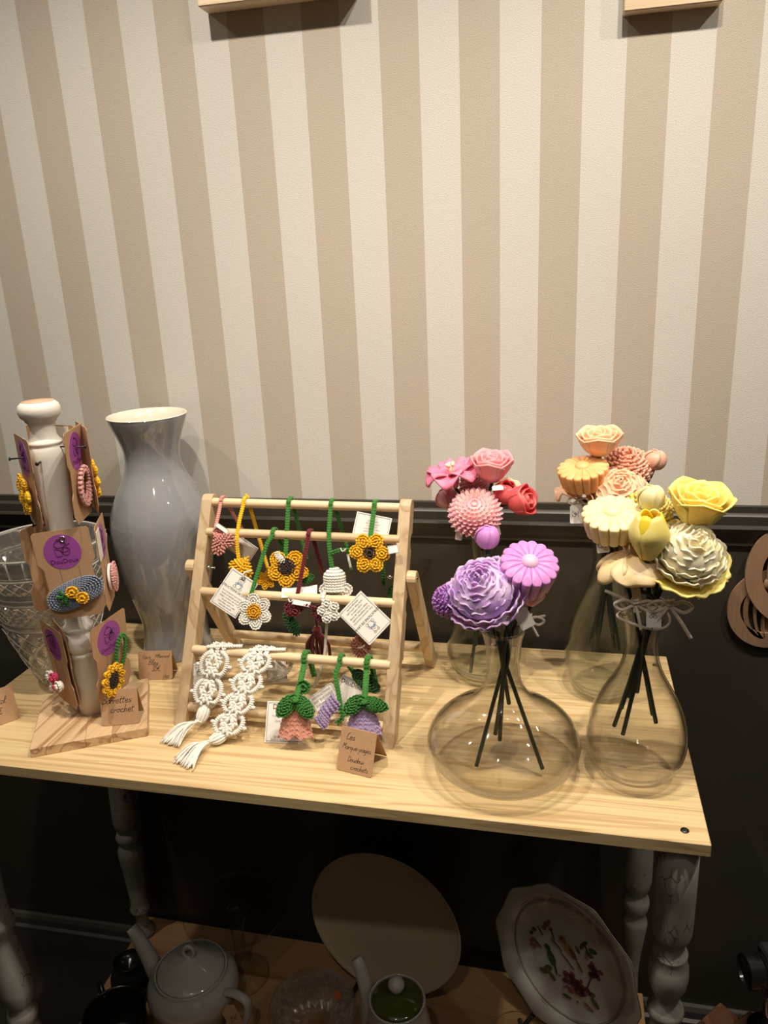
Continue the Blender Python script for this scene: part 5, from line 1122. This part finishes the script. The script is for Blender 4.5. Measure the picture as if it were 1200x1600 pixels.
c = (.7500, -.1230, 1.1330); up = nrm((.85, -.35, .35)); t = wf('rose', c, 'coral red wax rose with cream tips lying outward, rightmost of the pink flowers', 0)
rose(upM(c, up), t, .0220, .036, WX['coral'], WX['coral'], (3, 3, 4), .2); stem(t, c, up, [neck(CBL, .226, 2, .014), neck(CBL, .15, 5, .006), (.725, -.10, H + .08)])
c = (.7480, -.1020, 1.1500); up = nrm((.3, -.4, .8)); t = wf('carn', c, 'small cream pink wax blossom between the rose and the coral rose', 0)
lily(upM(c, up, .3), t, .0170, WX['cream'], None, 5, .1, .6); stem(t, c, up, [neck(CBL, .226, 8, .014), neck(CBL, .15, 7, .006), (.70, -.12, H + .09)])
c = (.7010, -.1430, 1.1220); up = nrm((.02, -.62, .78)); t = wf('mum', c, 'pink wax chrysanthemum with pale pointed petals, low in the pink bouquet', 0)
mum(upM(c, up), t, .0400, .040, WX['blush'], WX['palepink'], 10); stem(t, V3(*c) - up * .015, up, [neck(CBL, .225, 5, .012), neck(CBL, .15, 0, .005), (.695, -.10, H + .04)])
ptag(t, (.6780, -.150, 1.0950), '', -.15, .010, .020); ptag(t, (.7300, -.135, 1.0960), '', .2, .012, .016)
# --- peach bouquet
c = (.8720, -.1400, 1.2120); up = nrm((-.05, -.15, 1)); t = wf('rose', c, 'peach wax rose, highest of all the flowers', 0)
rose(upM(c, up), t, .0270, .034, WX['peachy'], WX['peachy']); stem(t, c, up, [neck(CBR, .238, 0, .013), neck(CBR, .17, 3, .008), (.900, -.16, H + .10)])
c = (.8490, -.1650, 1.1990); up = nrm((-.14, -.26, 1)); t = wf('daisy', c, 'orange peach wax daisy with fluted sides, leftmost of the peach flowers', 0)
daisy(upM(c, up), t, .0345, .028, WX['orange'], WX['orange'], 17); stem(t, V3(*c) - up * .018, up, [neck(CBR, .238, 1, .013), neck(CBR, .17, 5, .008), (.905, -.13, H + .06)])
bow(t, (.8450, -.1650, 1.1520), .8, ((-.012, 0, -.008), (.008, 0, -.016))); ptag(t, (.8420, -.1720, 1.1350), '5€', .0, .0165, .026)
c = (.8350, -.1500, 1.1640); up = nrm((-.5, -.2, .75)); t = wf('lily', c, 'pointed peach wax lily petals showing under the orange peach daisy', 0)
lily(upM(c, up, 1.0), t, .0240, WX['peach'], None, 5, .3, .5); stem(t, c, up, [neck(CBR, .238, 6, .013), neck(CBR, .17, 6, .008), (.88, -.15, H + .09)])
c = (.9120, -.1180, 1.1880); up = nrm((.1, -.3, 1)); t = wf('hydr', c, 'salmon pink ruffled wax hydrangea behind the peach flowers', 0)
carn(upM(c, up), t, .0360, .026, WX['salmon'], 130); stem(t, c, up, [neck(CBR, .238, 2, .013), neck(CBR, .17, 0, .008), (.88, -.12, H + .08)])
c = (.9450, -.1200, 1.1860); up = nrm((.15, -.1, 1)); t = wf('bud', c, 'small salmon wax bud on a dark stem, rightmost of the peach flowers', 0)
bud(upM(c, up), t, .0140, .026, WX['salmon']); stem(t, c, up, [neck(CBR, .240, 7, .014), neck(CBR, .17, 2, .008), (.87, -.13, H + .07)])
c = (.8970, -.1780, 1.1720); up = nrm((.0, -.62, .80)); t = wf('peony', c, 'ruffled peach wax peony in front of the peach bouquet', 0)
peony(upM(c, up), t, .0415, .044, WX['peachy'], WX['peach'], 8); stem(t, V3(*c) - up * .015, up, [neck(CBR, .238, 4, .013), neck(CBR, .17, 4, .008), (.91, -.15, H + .07)])
# --- yellow bouquet
c = (.9170, -.3400, 1.1980); up = nrm((-.02, -.1, 1)); t = wf('bud', c, 'small pale yellow wax bud, topmost of the yellow flowers', 0)
bud(upM(c, up), t, .0130, .0255, WX['pale']); stem(t, c, up, [neck(CFR, .226, 0, .016), neck(CFR, .17, 2, .007), (.905, -.340, H + .105)])
c = (.9180, -.3080, 1.1850); up = nrm((0, -.2, 1)); t = wf('carn', c, 'yellow ruffled wax carnation behind the pale bud', 0)
carn(upM(c, up), t, .0300, .022, WX['yellow'], 110); stem(t, c, up, [neck(CFR, .226, 1, .016), neck(CFR, .17, 5, .007), (.915, -.335, H + .11)])
c = (.9650, -.3400, 1.1800); up = nrm((.12, -.20, 1)); t = wf('rose', c, 'open yellow wax rose at the upper right of the yellow bouquet', 0)
rose(upM(c, up), t, .0285, .044, WX['yellow'], WX['yellow'], (3, 4, 4, 5), 1.4); stem(t, c, up, [neck(CFR, .226, 2, .016), neck(CFR, .17, 0, .007), (.896, -.350, H + .095)])
c = (.8760, -.3400, 1.1910); up = nrm((-.06, -.36, 1)); t = wf('daisy', c, 'cream yellow wax daisy with fluted sides, left in the yellow bouquet', 0)
daisy(upM(c, up), t, .0345, .028, WX['pale'], WX['pale'], 16); stem(t, V3(*c) - up * .02, up, [neck(CFR, .226, 3, .016), neck(CFR, .17, 1, .007), (.935, -.335, H + .080)])
ptag(t, (.8660, -.3480, 1.1560), '5€', .12, .0140, .020)
c = (.9130, -.3720, 1.1500); up = nrm((0, -.08, 1)); t = wf('tulip', c, 'bright yellow wax tulip in front of the yellow bouquet', 0)
tulip(upM(c, up), t, .0235, .054, WX['straw'], WX['bright']); stem(t, c, up, [(.9140, -.3600, 1.105), (.9150, -.350, H + .22), neck(CFR, .17, 4, .007), (.900, -.345, H + .055)])
c = (.9590, -.3700, 1.1620); up = nrm((.18, -.60, .80)); t = wf('peony', c, 'large cream and yellow ruffled wax peony at the right of the yellow bouquet', 0)
peony(upM(c, up), t, .0400, .048, WX['ivory'], WX['ivory'], 8); 
for k in range(7):
    a = 2 * PI * k / 7 + .2; addpetal(upM(c, up), t, WX['yellow'], a0=a, span=.62, zb=-.034, h=.016, r0=.020, r1=.046, curl=.004, point=.3, ruf=.002, rn=5, ph=k, name='outer_petal')
stem(t, V3(*c) - up * .02, up, [neck(CFR, .226, 6, .018), neck(CFR, .17, 6, .008), (.938, -.345, H + .075)])
bow(t, (.9400, -.3700, 1.0920), 1.25, ((.020, -.003, -.030), (-.016, -.004, -.022)))
c = (.9000, -.3520, 1.1330); up = nrm((-.10, .02, 1)); t = wf('lily', c, 'broad pale yellow wax lily low in front of the yellow bouquet', 0)
orchid(upM(c, up, 0), t, .0390, WX['sand'], (-1.45, -2.75, -.35, 1.0, 2.2)); stem(t, V3(*c) - up * .02, up, [neck(CFR, .226, 5, .016), neck(CFR, .17, 3, .007), (.890, -.335, H + .06)])
bow(t, (.9030, -.3700, 1.0920), 1.2, ((-.028, .002, .012), (.006, -.004, -.024))); ptag(t, (.9230, -.3750, 1.0830), '8€', .0, .0165, .030); ptag(t, (.9050, -.3650, 1.0960), '', .05, .0095, .030)
m = MB(); m.tube([V3(CFR[0] + .0295 * math.cos(a), CFR[1] + .0295 * math.sin(a), H + .214 + .003 * math.sin(2 * a)) for a in np.linspace(0, 2 * PI, 40)[:-1]], .0016, 6, closed=True); m.build('twine_wrap', TWINE, t)

# ================================================================== THINGS ON THE LOWER SHELF
def lathe_t(t, x, y, z, prof, mat, name, n=56, c0=True, c1=False, fn=None, sub=3):
    q = catmull([V3(r, z_, 0) for r, z_ in prof], sub) if sub > 1 else [V3(r, z_, 0) for r, z_ in prof]
    return MB(T(x, y, z)).lathe([(max(p[0], .0001), p[1]) for p in q], n, c0, c1, fn).build(name, mat, t)
# white teapot
tx_, ty_ = .1780, -.2180
t = thing('teapot', (tx_, ty_, ZS), 'white porcelain teapot with loop lid knob and kraft price tag on the lower shelf', 'teapot')
lathe_t(t, tx_, ty_, ZS, [(.045, 0), (.050, .004), (.062, .030), (.078, .065), (.083, .085), (.080, .102), (.072, .112), (.0665, .118), (.0655, .124), (.062, .124), (.060, .118), (.01, .115)], PORC, 'body')
ld = lathe_t(t, tx_, ty_, ZS + .1215, [(.0605, 0), (.0600, .003), (.045, .012), (.025, .021), (.008, .026), (.005, .027)], PORC, 'lid', c1=True)
m = MB(frame((tx_, ty_, ZS + .161), (.2, -1, 0))); m.tube([V3(.0095 * math.cos(a), .0135 * math.sin(a), 0) for a in np.linspace(0, 2 * PI, 26)[:-1]], .0032, 8, closed=True); m.build('loop_knob', PORC, ld)
dS = nrm((-1, .28, 0)); b0 = V3(tx_, ty_, ZS)
m = MB(); P = catmull([b0 + dS * .070 + V3(0, 0, .050), b0 + dS * .092 + V3(0, 0, .070), b0 + dS * .108 + V3(0, 0, .105), b0 + dS * .128 + V3(0, 0, .142), b0 + dS * .140 + V3(0, 0, .158)], 6); m.tube(P, list(np.linspace(.020, .0105, len(P))), 16); m.build('spout', PORC, t)
hD = -dS; m = MB(); P = [b0 + hD * .078 + V3(0, 0, .105), b0 + hD * .100 + V3(0, 0, .112), b0 + hD * .122 + V3(0, 0, .108), b0 + hD * .126 + V3(0, 0, .095), b0 + hD * .118 + V3(0, 0, .060), b0 + hD * .098 + V3(0, 0, .036), b0 + hD * .074 + V3(0, 0, .035)]; m.tube(catmull(P, 5), .0085, 10, flat=.7); m.build('handle', PORC, t)
M = frame(b0 + hD * .094 + V3(0, -.012, .068), nrm((.5, -.9, .35)), .35); MB(M).prism([(-.012, -.022), (.012, -.022), (.012, .018), (0, .026), (-.012, .018)], -.0003, .0003).build('price_tag', KRAFT, t, smooth=False)
m = MB(M); script(m, '35€', .010, 0, -.004, .0006); m.build('handwriting', INK, t)
# coffee pot with green lid
px_, py_ = .5790, -.2830
t = thing('coffee_pot', (px_, py_, ZS), 'white porcelain coffee pot with olive green lid and round white knob', 'coffee pot')
lathe_t(t, px_, py_, ZS, [(.040, 0), (.045, .004), (.056, .040), (.060, .080), (.056, .130), (.048, .175), (.0452, .195), (.0462, .203), (.0430, .204), (.0415, .200), (.01, .198)], PORC, 'body')
ld = lathe_t(t, px_, py_, ZS + .2015, [(.0415, 0), (.0405, .0035), (.030, .009), (.015, .013), (.006, .014)], GREENL, 'lid', c1=True)
MB(T(px_, py_, ZS + .2150)).lathe([(.005, -.002), (.0055, .004), (.0125, .012), (.0138, .019), (.0110, .026), (.004, .0305), (.0001, .031)], 28, True, False).build('knob', PORC, ld)
dS = nrm((-1, .55, 0)); b0 = V3(px_, py_, ZS); m = MB(); P = catmull([b0 + dS * .052 + V3(0, 0, .070), b0 + dS * .066 + V3(0, 0, .110), b0 + dS * .068 + V3(0, 0, .165), b0 + dS * .080 + V3(0, 0, .215), b0 + dS * .088 + V3(0, 0, .228)], 6); m.tube(P, list(np.linspace(.017, .0088, len(P))), 16, cap=True); m.build('spout', PORC, t)
m = MB(); P = [b0 - dS * .050 + V3(0, 0, .165), b0 - dS * .088 + V3(0, 0, .165), b0 - dS * .096 + V3(0, 0, .120), b0 - dS * .058 + V3(0, 0, .060)]; m.tube(catmull(P, 6), .0065, 10); m.build('handle', PORC, t)
# cut glass bowl
qx, qy = .4040, -.2110
t = thing('glass_bowl', (qx, qy, ZS), 'cut glass bowl with scalloped rim between the two pots', 'bowl')
def bf(u, v):
    r = .030 + .048 * math.sin(v * PI / 2) ** .8; z = .070 * v ** 1.35; w_ = abs(((u * 24 + v * 3) % 1) * 2 - 1); w2 = abs(((u * 24 - v * 3) % 1) * 2 - 1); r += .0028 * min(w_, w2) * (1 if .15 < v < .9 else 0); z += .0030 * abs(math.sin(u * PI * 16)) * v ** 6
    return (r * math.cos(2 * PI * u), r * math.sin(2 * PI * u), z)
m = MB(T(qx, qy, ZS)); m.grid(bf, 192, 40, cu=True); m.grid(lambda u, v: (lambda p: (p[0] * .94, p[1] * .94, p[2] + .002))(bf(-u, 1 - v * .97)), 96, 20, cu=True); m.lathe([(.030, 0), (.0001, 0)], 96, False, False); m.build('cut_glass', CRYSTAL2, t, smooth=False)
MB(frame((qx + .035, qy + .042, ZS + .052), nrm((-.5, -1, .6)))).prism([circle(.008)(2 * PI * i / 16) for i in range(16)], 0, .0006).build('orange_sticker', plain('orange_sticker', (.55, .13, .03), .5), t, smooth=False)
# glass cake stand
kx, ky = .2260, -.1130
t = thing('cake_stand', (kx, ky, ZS), 'clear glass footed cake stand behind the teapot, almost invisible in the dark', 'cake stand')
lathe_t(t, kx, ky, ZS, [(.0001, .0), (.048, .0), (.050, .004), (.030, .012), (.014, .030), (.011, .070), (.014, .120), (.026, .148), (.070, .156), (.094, .160), (.098, .166), (.094, .166), (.06, .162), (.001, .160)], GLASSG, 'stand', c0=False)
# round plates leaning on easels
def plate(name, label, c, az, ti, R, mat, outl=None, well=.80, rimz=.010, lines=()):
    n = V3(math.sin(az) * math.cos(ti), -math.cos(az) * math.cos(ti), math.sin(ti)); M = frame(c, n)
    t = thing(name, V3(*c) - V3(0, 0, R), label, 'plate'); k = outl or (lambda a, z, j: 1.0)
    pr = [(.0001, -.006), (R * .55, -.006), (R * .60, -.009), (R * .64, -.006), (R * well, -.004), (R * .97, rimz - .004), (R, rimz), (R * .985, rimz + .001), (R * (well + .03), .001), (R * well, -.0025), (R * .5, -.003), (.0001, -.003)]
    m = MB(M); m.lathe(pr, 120, False, False, fn=lambda a, z, j: k(a, z, j) if 4 < j < 9 else 1.0); m.build('dish', mat, t); return t, M
t, M = plate('round_plate', 'plain cream round plate leaning back on a small black easel', (.5185, -.1004, .2990), -.1687, -.0133 + .10, .1497, PORC2, well=.93, rimz=.004)
def easel(t_c, az, R, label):
    c, z0 = V3(*t_c), ZS
    e = thing('plate_easel', (c[0], c[1], z0), label, 'plate stand'); f = V3(math.sin(az), -math.cos(az), 0); s_ = V3(math.cos(az), math.sin(az), 0)
    for sg in (-1, 1):
        b = c + s_ * sg * R * .42; b[2] = z0
        m = MB(); m.tube(catmull([b + f * .050 + V3(0, 0, .030), b + f * .047 + V3(0, 0, .014), b + f * .038 + V3(0, 0, .006), b + f * .0 + V3(0, 0, .005), b - f * .035 + V3(0, 0, .006), b - f * .030 + V3(0, 0, .08), b - f * .024 + V3(0, 0, .15)], 5), .0045, 8); m.build('hook_leg', BLACKM, e)
    m = MB(); b = c.copy(); b[2] = z0; m.tube([b + s_ * R * .42 - f * .035 + V3(0, 0, .010), b - s_ * R * .42 - f * .035 + V3(0, 0, .010)], .004, 8); m.build('crossbar', BLACKM, e)
easel((.5185, -.1004 - .018, 0), -.1687, .15, 'small black easel holding the plain cream plate')
def poly12(a, z, j): 
    s_ = PI / 5; q = (a % s_) - s_ / 2; return (math.cos(s_ / 2) / math.cos(q)) * .5 + .5 + .012 * math.cos(a * 10)
t, M = plate('floral_plate', 'white decagonal plate printed with two birds and mauve flowers, leaning at the right', (.8495, -.1249, .2920), -.5653, .1204, .1441, PORC, poly12, well=.765, rimz=.009)
for rr in (.735, .755, .79):
    m = MB(M); m.tube([V3(.1441 * rr * math.cos(a), .1441 * rr * math.sin(a), -.0012 if rr < .77 else .0004) for a in np.linspace(0, 2 * PI, 90)[:-1]], .0005, 4, closed=True); m.build('ring_line', GILT, t)
m = MB(M); m.tube([V3(.1441 * poly12(a, 0, 0) * .995 * math.cos(a), .1441 * poly12(a, 0, 0) * .995 * math.sin(a), .0095) for a in np.linspace(0, 2 * PI, 120)[:-1]], .0007, 4, closed=True); m.build('gilt_rim', GILT, t)
PR = {k: plain('print_' + k, c_, .3) for k, c_ in dict(mauve=(.22, .07, .10), rose=(.32, .14, .14), leaf=(.10, .12, .05), green=(.05, .09, .04), brown=(.20, .10, .04), dark=(.05, .035, .03), ochre=(.32, .18, .06)).items()}
def blob(mat, pts, name):
    m = MB(M)
    for (x, y, rx, ry, a) in [((p[0] - 2) * 1.25, (p[1] + 4) * 1.25, p[2] * 1.2, p[3] * 1.2, p[4]) for p in pts]: m.prism([((x + rx * math.cos(q) * math.cos(a) - ry * math.sin(q) * math.sin(a)) * .001, (y + rx * math.cos(q) * math.sin(a) + ry * math.sin(q) * math.cos(a)) * .001) for q in np.linspace(0, 2 * PI, 11)[:-1]], -.0030, -.0022)
    m.build(name, PR[mat], t, smooth=False, kind='stuff')
rnd = random.Random(4)
blob('mauve', [(18 + 17 * rnd.gauss(0, .5), -32 + 13 * rnd.gauss(0, .5), rnd.uniform(3, 6), rnd.uniform(2.5, 4.5), rnd.uniform(0, 3)) for _ in range(60)] + [(42 + 6 * rnd.gauss(0, .7), 6 + 7 * rnd.gauss(0, .7), 5, 3.5, rnd.uniform(0, 3)) for _ in range(22)], 'mauve_blossom_print')
blob('rose', [(10 + 20 * rnd.gauss(0, .5), -34 + 14 * rnd.gauss(0, .5), 2.6, 1.7, rnd.uniform(0, 3)) for _ in range(30)] + [(-52 + 5 * math.cos(k), -8 + 5 * math.sin(k), 4, 2.6, k) for k in range(6)] + [(42, -52, 9, 3, -.3), (30, 22, 3, 5, .3)], 'pink_blossom_print')
blob('leaf', [(-26, -34, 9, 5, .8), (-18, -42, 8, 4, -.6), (-32, -42, 8, 4.5, .2), (50, -40, 9, 4, -.7), (44, -30, 6, 4, .4), (8, -58, 8, 3, .1), (22, 34, 7, 3, 1.2), (34, 28, 7, 3.5, -.2), (16, 24, 6, 3, -.8)], 'leaf_print')
blob('green', [(-22, -14, 13, 6.5, -1.05), (-30, -1, 5.5, 4.8, -.4), (-13, -29, 8, 2, -1.2), (25, 40, 7, 3, .9), (38, 36, 7, 4, .1), (30, 32, 1.2, 12, .6), (-58, 6, 4, 3, 1), (-54, 14, 4, 3.5, .2)], 'green_bird_print')
blob('ochre', [(4, 16, 13, 8, -.65), (-8, 26, 6, 5.2, -.3)], 'bird_print'); blob('brown', [(10, 13, 10, 4.5, -.75), (22, 0, 9, 2.6, -.9), (-35, 34, 5, 4, 0), (-28, 30, 4, 3, .7), (-38, 26, 4, 3.4, .2), (-32, 40, 3.5, 3, 0)], 'wing_print')
blob('dark', [(-10, 27, 2.4, 2, 0), (-24, 24, 1, 9, .5), (-16, 12, 1, 12, 1.1), (2, -2, 1, 16, 1.0), (38, -16, 1, 14, -.2), (-46, -4, 1, 9, 1.0), (-44, 18, 1, 8, .9)], 'twig_print')
easel((.8495, -.1249 - .012, 0), -.5653, .145, 'small black easel holding the floral plate')
# drinking glass at the bottom edge
t = thing('drinking_glass', (.7715, -.2500, ZS), 'plain clear drinking glass in front of the floral plate, rim only in view', 'glass')
lathe_t(t, .7715, -.2500, ZS, [(.0001, 0), (.030, 0), (.034, .003), (.040, .060), (.0430, .1200), (.0425, .1215), (.0412, .1200), (.037, .06), (.030, .010), (.0001, .009)], GLASS, 'glass_body', c0=False)
# black pots at the left
t = thing('black_pot', (.0600, -.2950, ZS), 'round black enamel pot at the left of the teapot, cut off at the bottom', 'pot')
lathe_t(t, .0600, -.2950, ZS, [(.040, 0), (.048, .006), (.0530, .040), (.0550, .078), (.0560, .084), (.0535, .084), (.0520, .078), (.050, .04), (.04, .008), (.0001, .006)], BLACKM, 'body')
m = MB(); m.tube(catmull([V3(.020, -.262, ZS + .072), V3(.004, -.246, ZS + .082), V3(-.006, -.236, ZS + .070), V3(.004, -.246, ZS + .050), V3(.018, -.262, ZS + .045)], 5), .005, 8); m.build('handle', BLACKM, t)
t = thing('black_jug', (.0250, -.1850, ZS), 'small black jug behind the black pot, beside the teapot spout', 'jug')
lathe_t(t, .0250, -.1850, ZS, [(.026, 0), (.032, .006), (.0380, .030), (.034, .055), (.024, .070), (.027, .080), (.0255, .080), (.022, .070), (.0001, .060)], BLACKM, 'body')
m = MB(); m.tube(catmull([V3(.045, -.170, ZS + .072), V3(.068, -.160, ZS + .075), V3(.070, -.160, ZS + .050), V3(.055, -.170, ZS + .025)], 5), .004, 8); m.build('handle', BLACKM, t)

# ================================================================== RIGHT OF THE TABLE, NEAR THE FLOOR
t = thing('wooden_chest', (1.14, -.12, 0), 'dark brown wooden chest on the floor, its corner at the bottom right edge', 'chest')
CM = rotz((1.130, -.040, 0), -.76)
for k in range(3): MB(CM).box(.0, .40, -.060 * (k + 1) + .0004, -.060 * k - .0004, .140, .156, .0015).build('lid_plank', BROWNW, t, smooth=False)
for a in ((.004, .396, -.012, -.004), (.004, .396, -.176, -.168), (.004, .012, -.168, -.012), (.388, .396, -.168, -.012)): MB(CM).box(a[0], a[1], a[2], a[3], 0.0, .140, .001).build('side_board', BROWNW, t, smooth=False)
t = thing('wooden_box', (1.20, -.15, .156), 'smaller dark brown wooden box lying on the chest at the bottom right corner', 'box')
CM = rotz((1.172, -.070, 0), -.82)
MB(CM).box(0, .16, -.13, 0, .170, .180, .0015).build('lid', BROWNW, t, smooth=False); MB(CM).box(.004, .156, -.126, -.004, .1565, .170, .001).build('tray', BROWNW, t, smooth=False)
t = thing('vintage_camera', (1.185, -.095, .20), 'black vintage camera with chrome trim on a dark stand at the right edge, in shadow', 'camera')
VM = rotz((1.190, -.105, .315), .25)
MB(VM).box(-.018, .07, -.020, .028, -.034, .034, .004).build('body', LEATHER, t, smooth=False)
m = MB(VM @ RY(-PI / 2)); m.lathe([(.026, .016), (.027, .022), (.024, .024), (.024, .034), (.0285, .036), (.0285, .050), (.025, .051), (.0235, .046), (.0001, .040)], 32, True, False); m.build('lens_barrel', BLACKM, t, smooth='auto')
MB(VM @ T(-.004, 0, .034)).lathe([(.006, 0), (.0065, .006), (.004, .009), (.0001, .0095)], 16, True, False).build('chrome_knob', STEEL, t)
m = MB(VM); m.tube(catmull([V3(-.010, -.022, -.030), V3(-.022, -.026, -.036), V3(-.020, -.028, -.066), V3(-.014, -.028, -.072)], 4), .0022, 6); m.build('chrome_bracket', STEEL, t)
MB(VM).lathe([(.030, -.1345), (.030, -.130), (.010, -.124), (.009, -.040), (.016, -.034)], 24).build('stand', BLACKM, t)
